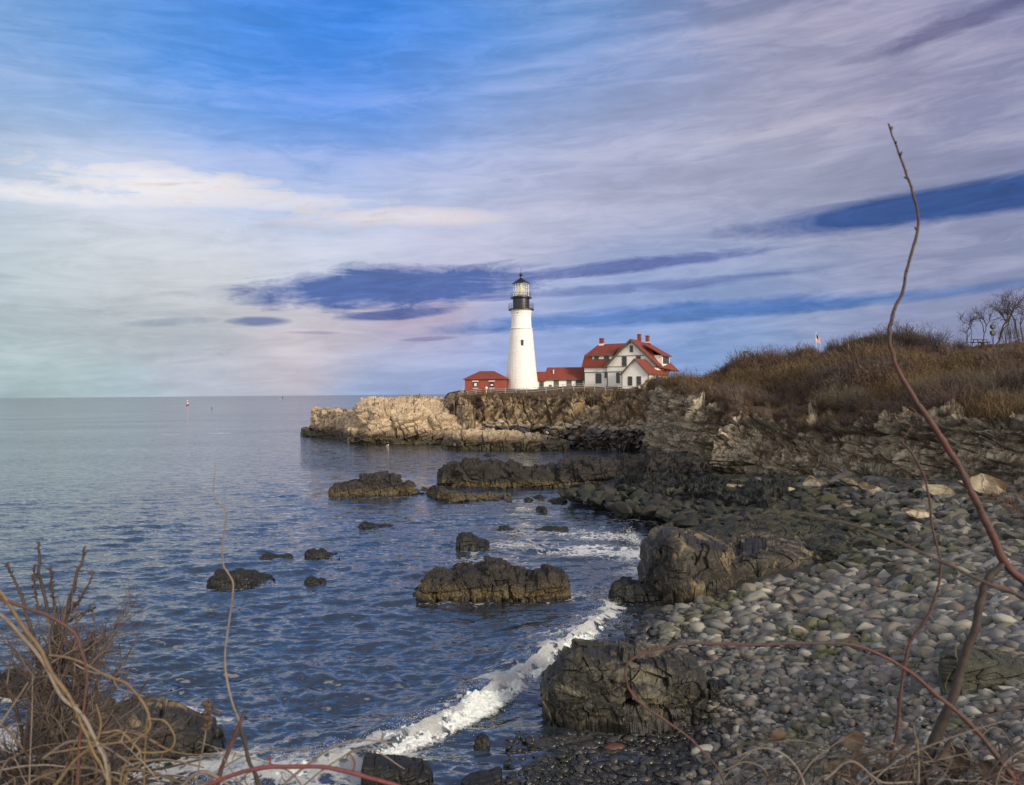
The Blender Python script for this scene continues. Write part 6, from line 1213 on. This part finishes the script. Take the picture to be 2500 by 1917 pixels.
# thorny bush, lower left
def thorny_bush():
    o = at(150, 2250, 2.3); root = empty('thorny_bush', o, label='dark thorny bush of upright knobbly stems at the lower left', category='bush'); o = np.array(tuple(o)); rr_ = np.random.default_rng(44); Dm = 2.3
    main = [[(130, 2250, Dm, 34), (120, 1960, Dm, 30), (112, 1820, Dm, 24), (118, 1700, Dm, 18), (140, 1580, Dm, 14), (118, 1490, Dm, 11), (103, 1420, Dm, 9), (96, 1370, Dm, 8), (94, 1322, Dm, 6)],
            [(150, 2250, Dm, 30), (150, 1950, Dm, 26), (140, 1780, Dm, 22), (148, 1620, Dm, 16), (162, 1500, Dm, 13), (182, 1430, Dm, 10), (196, 1380, Dm, 9), (211, 1335, Dm, 6)],
            [(100, 2250, Dm, 26), (92, 1950, Dm, 22), (100, 1760, Dm, 18), (92, 1620, Dm, 13), (66, 1500, Dm, 10), (40, 1430, Dm, 8), (17, 1372, Dm, 6)],
            [(180, 2250, Dm, 30), (185, 1960, Dm, 26), (195, 1820, Dm, 20), (205, 1700, Dm, 16), (212, 1600, Dm, 12), (230, 1545, Dm, 7)],
            [(90, 2250, Dm, 24), (80, 1960, Dm, 20), (62, 1850, Dm, 15), (40, 1740, Dm, 10), (10, 1660, Dm, 6)], [(200, 2250, Dm, 26), (215, 1960, Dm, 20), (240, 1820, Dm, 16), (275, 1740, Dm, 10), (330, 1700, Dm, 7), (362, 1660, Dm, 5)],
            [(162, 1500, Dm, 9), (190, 1470, Dm, 7), (232, 1395, Dm, 3)], [(150, 1520, Dm, 8), (180, 1510, Dm, 6), (236, 1482, Dm, 4)], [(140, 1530, Dm, 8), (128, 1440, Dm, 6), (124, 1380, Dm, 4)], [(95, 1500, Dm, 7), (86, 1440, Dm, 5), (82, 1380, Dm, 3)]]
    for k, pts in enumerate(main):
        b = Bag(); W3 = stem(b, pts, 800+k, origin=o, spurs=46, spur=(.016, .0022), sides=8, wob=1.6); b.build('stem', MAT['thorn_bark'], root, smooth=True)
    b = Bag()
    for _ in range(380):                  # short side twigs carrying more spurs
        py = rr_.uniform(1600, 1990); px = rr_.normal(160, 28+.12*(py-1560)); d0 = Dm+rr_.normal(0, .12); p = np.array(tuple(at(px, py, d0)))-o; d = np.array([rr_.normal(.15 if px > 150 else -.1, .55), rr_.normal(0, .4), rr_.uniform(.2, 1)]); branchy(b, p, d/np.linalg.norm(d), rr_.uniform(.04, .13), .0034, 2 if rr_.random() < .4 else 1, rr_, .1, .3, (0, 0, 0), 3)
    b.build('side_twigs', MAT['dry_twig'], root, smooth=True)
thorny_bush()
G1 = 1.5
plant('golden_vine', (200, 2200, G1), 'tangle of golden dried vines looping across the lower left', 'vine', [
 ('strand', 'gold_vine', [(-60, 1400, G1, 11), (0, 1445, G1, 11), (50, 1520, G1, 12), (95, 1580, G1, 13), (130, 1650, G1, 13), (170, 1700, G1, 12), (200, 1770, G1, 10), (225, 1830, G1, 9), (255, 1890, G1, 8), (290, 1990, G1, 8), (300, 2200, G1, 8)], 4),
 ('strand', 'pale_twig', [(-60, 1470, G1, 12), (0, 1500, G1, 12), (60, 1560, G1, 12), (110, 1620, G1, 12), (150, 1700, G1, 12), (195, 1740, G1, 11), (240, 1820, G1, 10), (262, 1900, G1, 10), (280, 2200, G1, 10)], 2),
 ('strand', 'red_bark', [(-60, 1440, G1, 12), (10, 1465, G1, 12), (80, 1490, G1, 11), (140, 1515, G1, 10), (180, 1545, G1, 9), (200, 1590, G1, 9), (212, 1650, G1, 9), (205, 1720, G1, 9), (195, 1800, G1, 9), (190, 1917, G1, 9), (180, 2200, G1, 9)], 3),
 ('strand', 'gold_vine', [(120, 1600, G1, 7), (165, 1605, G1, 7), (215, 1625, G1, 7), (260, 1650, G1, 7), (310, 1670, G1, 8), (345, 1710, G1, 8), (365, 1755, G1, 9), (360, 1785, G1, 9), (330, 1805, G1, 8), (280, 1815, G1, 7), (200, 1825, G1, 7), (120, 1840, G1, 6)], 0),
 ('strand', 'gold_vine', [(365, 1755, G1, 6), (400, 1760, G1, 6), (425, 1795, G1, 7), (420, 1825, G1, 7), (385, 1838, G1, 7), (340, 1838, G1, 6), (310, 1860, G1, 6), (295, 1900, G1, 6), (280, 2000, G1, 6)], 0),
 ('strand', 'gold_vine', [(250, 1790, G1, 8), (290, 1785, G1, 8), (320, 1810, G1, 8), (343, 1840, G1, 7), (340, 1870, G1, 7), (310, 1890, G1, 7), (290, 1960, G1, 7)], 0),
 ('strand', 'gold_vine', [(30, 2100, G1, 9), (100, 1960, G1, 10), (150, 1900, G1, 10), (185, 1855, G1, 9), (235, 1810, G1, 8), (245, 1760, G1, 6), (235, 1720, G1, 5)], 0),
 ('strand', 'pale_twig', [(180, 1620, G1, 5), (220, 1640, G1, 5), (270, 1650, G1, 4), (290, 1680, G1, 3), (350, 1700, G1, 3)], 0),
 ('strand', 'pale_twig', [(0, 1880, G1, 6), (50, 1872, G1, 6), (110, 1868, G1, 5), (160, 1872, G1, 4)], 0), ('strand', 'pale_twig', [(-20, 1800, G1, 9), (20, 1740, G1, 7), (70, 1665, G1, 4)], 0),
 ('strand', 'pale_twig', [(72, 2100, G1, 5), (72, 1900, G1, 4), (78, 1760, G1, 3.5), (80, 1650, G1, 3)], 0), ('strand', 'gold_vine', [(350, 2100, G1, 6), (352, 1900, G1, 5), (356, 1800, G1, 4), (362, 1730, G1, 3)], 0)])
# leaf litter and dry stems across the bottom right
def leaf(b, c_, size, rr_, o):
    n1, n2 = 9, 7; V = []
    for i in range(n1):
        for j in range(n2):
            u = i/(n1-1); v = j/(n2-1)*2-1; w = math.sin(math.pi*u**.8)**.7*.36; V.append((u-.5, v*w, .45*(u-.5)**2+.9*(v*w)**2*2.2+.06*math.sin(u*9+v*4)))
    V = np.array(V)*size; V = V@rotm(*rr_.uniform(-1.5, 1.5, 3)).T+np.array(tuple(c_))-o; b.add(V, gfaces(n1, n2))
def tangle(name, label, seed, n, x0, x1, ytop, Dm, mats, leaves):
    rr_ = np.random.default_rng(seed); o = at((x0+x1)/2, 2250, Dm); root = empty(name, o, label=label, category='weeds'); o = np.array(tuple(o)); bags = {m_: Bag() for m_ in mats}
    for k in range(n):
        px = rr_.uniform(x0, x1); top = ytop+abs(rr_.normal(0, 60))+rr_.uniform(0, 60)+60*abs((px-(x0+x1)/2)/(x1-x0)); dx = rr_.normal(0, 110); w = rr_.uniform(3, 9); d0 = Dm+rr_.normal(0, .15); bow = rr_.normal(0, 60); pts = [(px-dx*.6, 2250, d0, w*1.2), (px, 2000, d0, w), (px+dx*.35+bow*.5, (1960+top)/2, d0, w*.85), (px+dx*.8+bow*.3, top+30, d0, w*.6), (px+dx*1.3, top+rr_.uniform(-10, 60), d0, w*.35)]
        stem(bags[mats[int(rr_.integers(len(mats)))]], pts, seed*50+k, origin=o, spurs=int(rr_.integers(0, 5)), spur=(.03, .0012), sides=6)
    for k in range(n//2):                 # stems lying across
        px = rr_.uniform(x0-60, x1-60); y0 = rr_.uniform(ytop+90, 1950); w = rr_.uniform(3, 11); L_ = rr_.uniform(140, 420); d0 = Dm+rr_.normal(0, .15); sl = rr_.normal(0, .3)
        stem(bags[mats[int(rr_.integers(len(mats)))]], [(px, y0+40, d0, w), (px+L_*.3, y0+L_*sl*.3-10, d0, w), (px+L_*.65, y0+L_*sl*.65+rr_.normal(0, 20), d0, w*.8), (px+L_, y0+L_*sl+30, d0, w*.5)], seed*90+k, origin=o, spurs=2, spur=(.03, .0012), sides=6)
    for m_, b in bags.items():
        if b.n: b.build('dry_stems', MAT[m_], root, smooth=True)
    for (px, py, s) in leaves: b = Bag(); leaf(b, at(px, py, Dm+rr_.normal(0, .05)), s*Dm/F, rr_, o); b.build('dead_leaf', MAT['dead_leaf'], root, smooth=True)
tangle('dry_weeds', 'tangle of brown dry stems and curled dead leaves at the bottom right', 31, 60, 2040, 2480, 1745, 1.6, ['grey_bark', 'pale_twig', 'thorn_bark', 'dead_leaf'], [(2085, 1805, 60), (2085, 1860, 75), (2330, 1850, 80), (2310, 1885, 70), (2045, 1880, 60), (2420, 1880, 50), (2200, 1900, 60), (2140, 1890, 60)])
tangle('dry_weeds', 'sparse pale dry stems at the bottom, between the front boulder and the denser weeds', 32, 20, 1770, 2060, 1740, 1.7, ['pale_twig', 'grey_bark'], [(1905, 1800, 45)])
tangle('dry_weeds', 'low matted dry stems in the bottom right corner', 33, 34, 2380, 2640, 1800, 1.55, ['grey_bark', 'cane', 'pale_twig'], [(2560, 1900, 60)])
tangle('dry_weeds', 'dead grey stems around the foot of the thorny bush', 34, 54, -20, 330, 1700, 1.9, ['thorn_bark', 'pale_twig', 'grey_bark', 'gold_vine'], [(40, 1890, 60), (110, 1900, 50)])
tangle('dry_weeds', 'a few thin upright grass stems at the bottom between thorny bush and red cane', 35, 9, 380, 820, 1760, 1.6, ['pale_twig'], [])
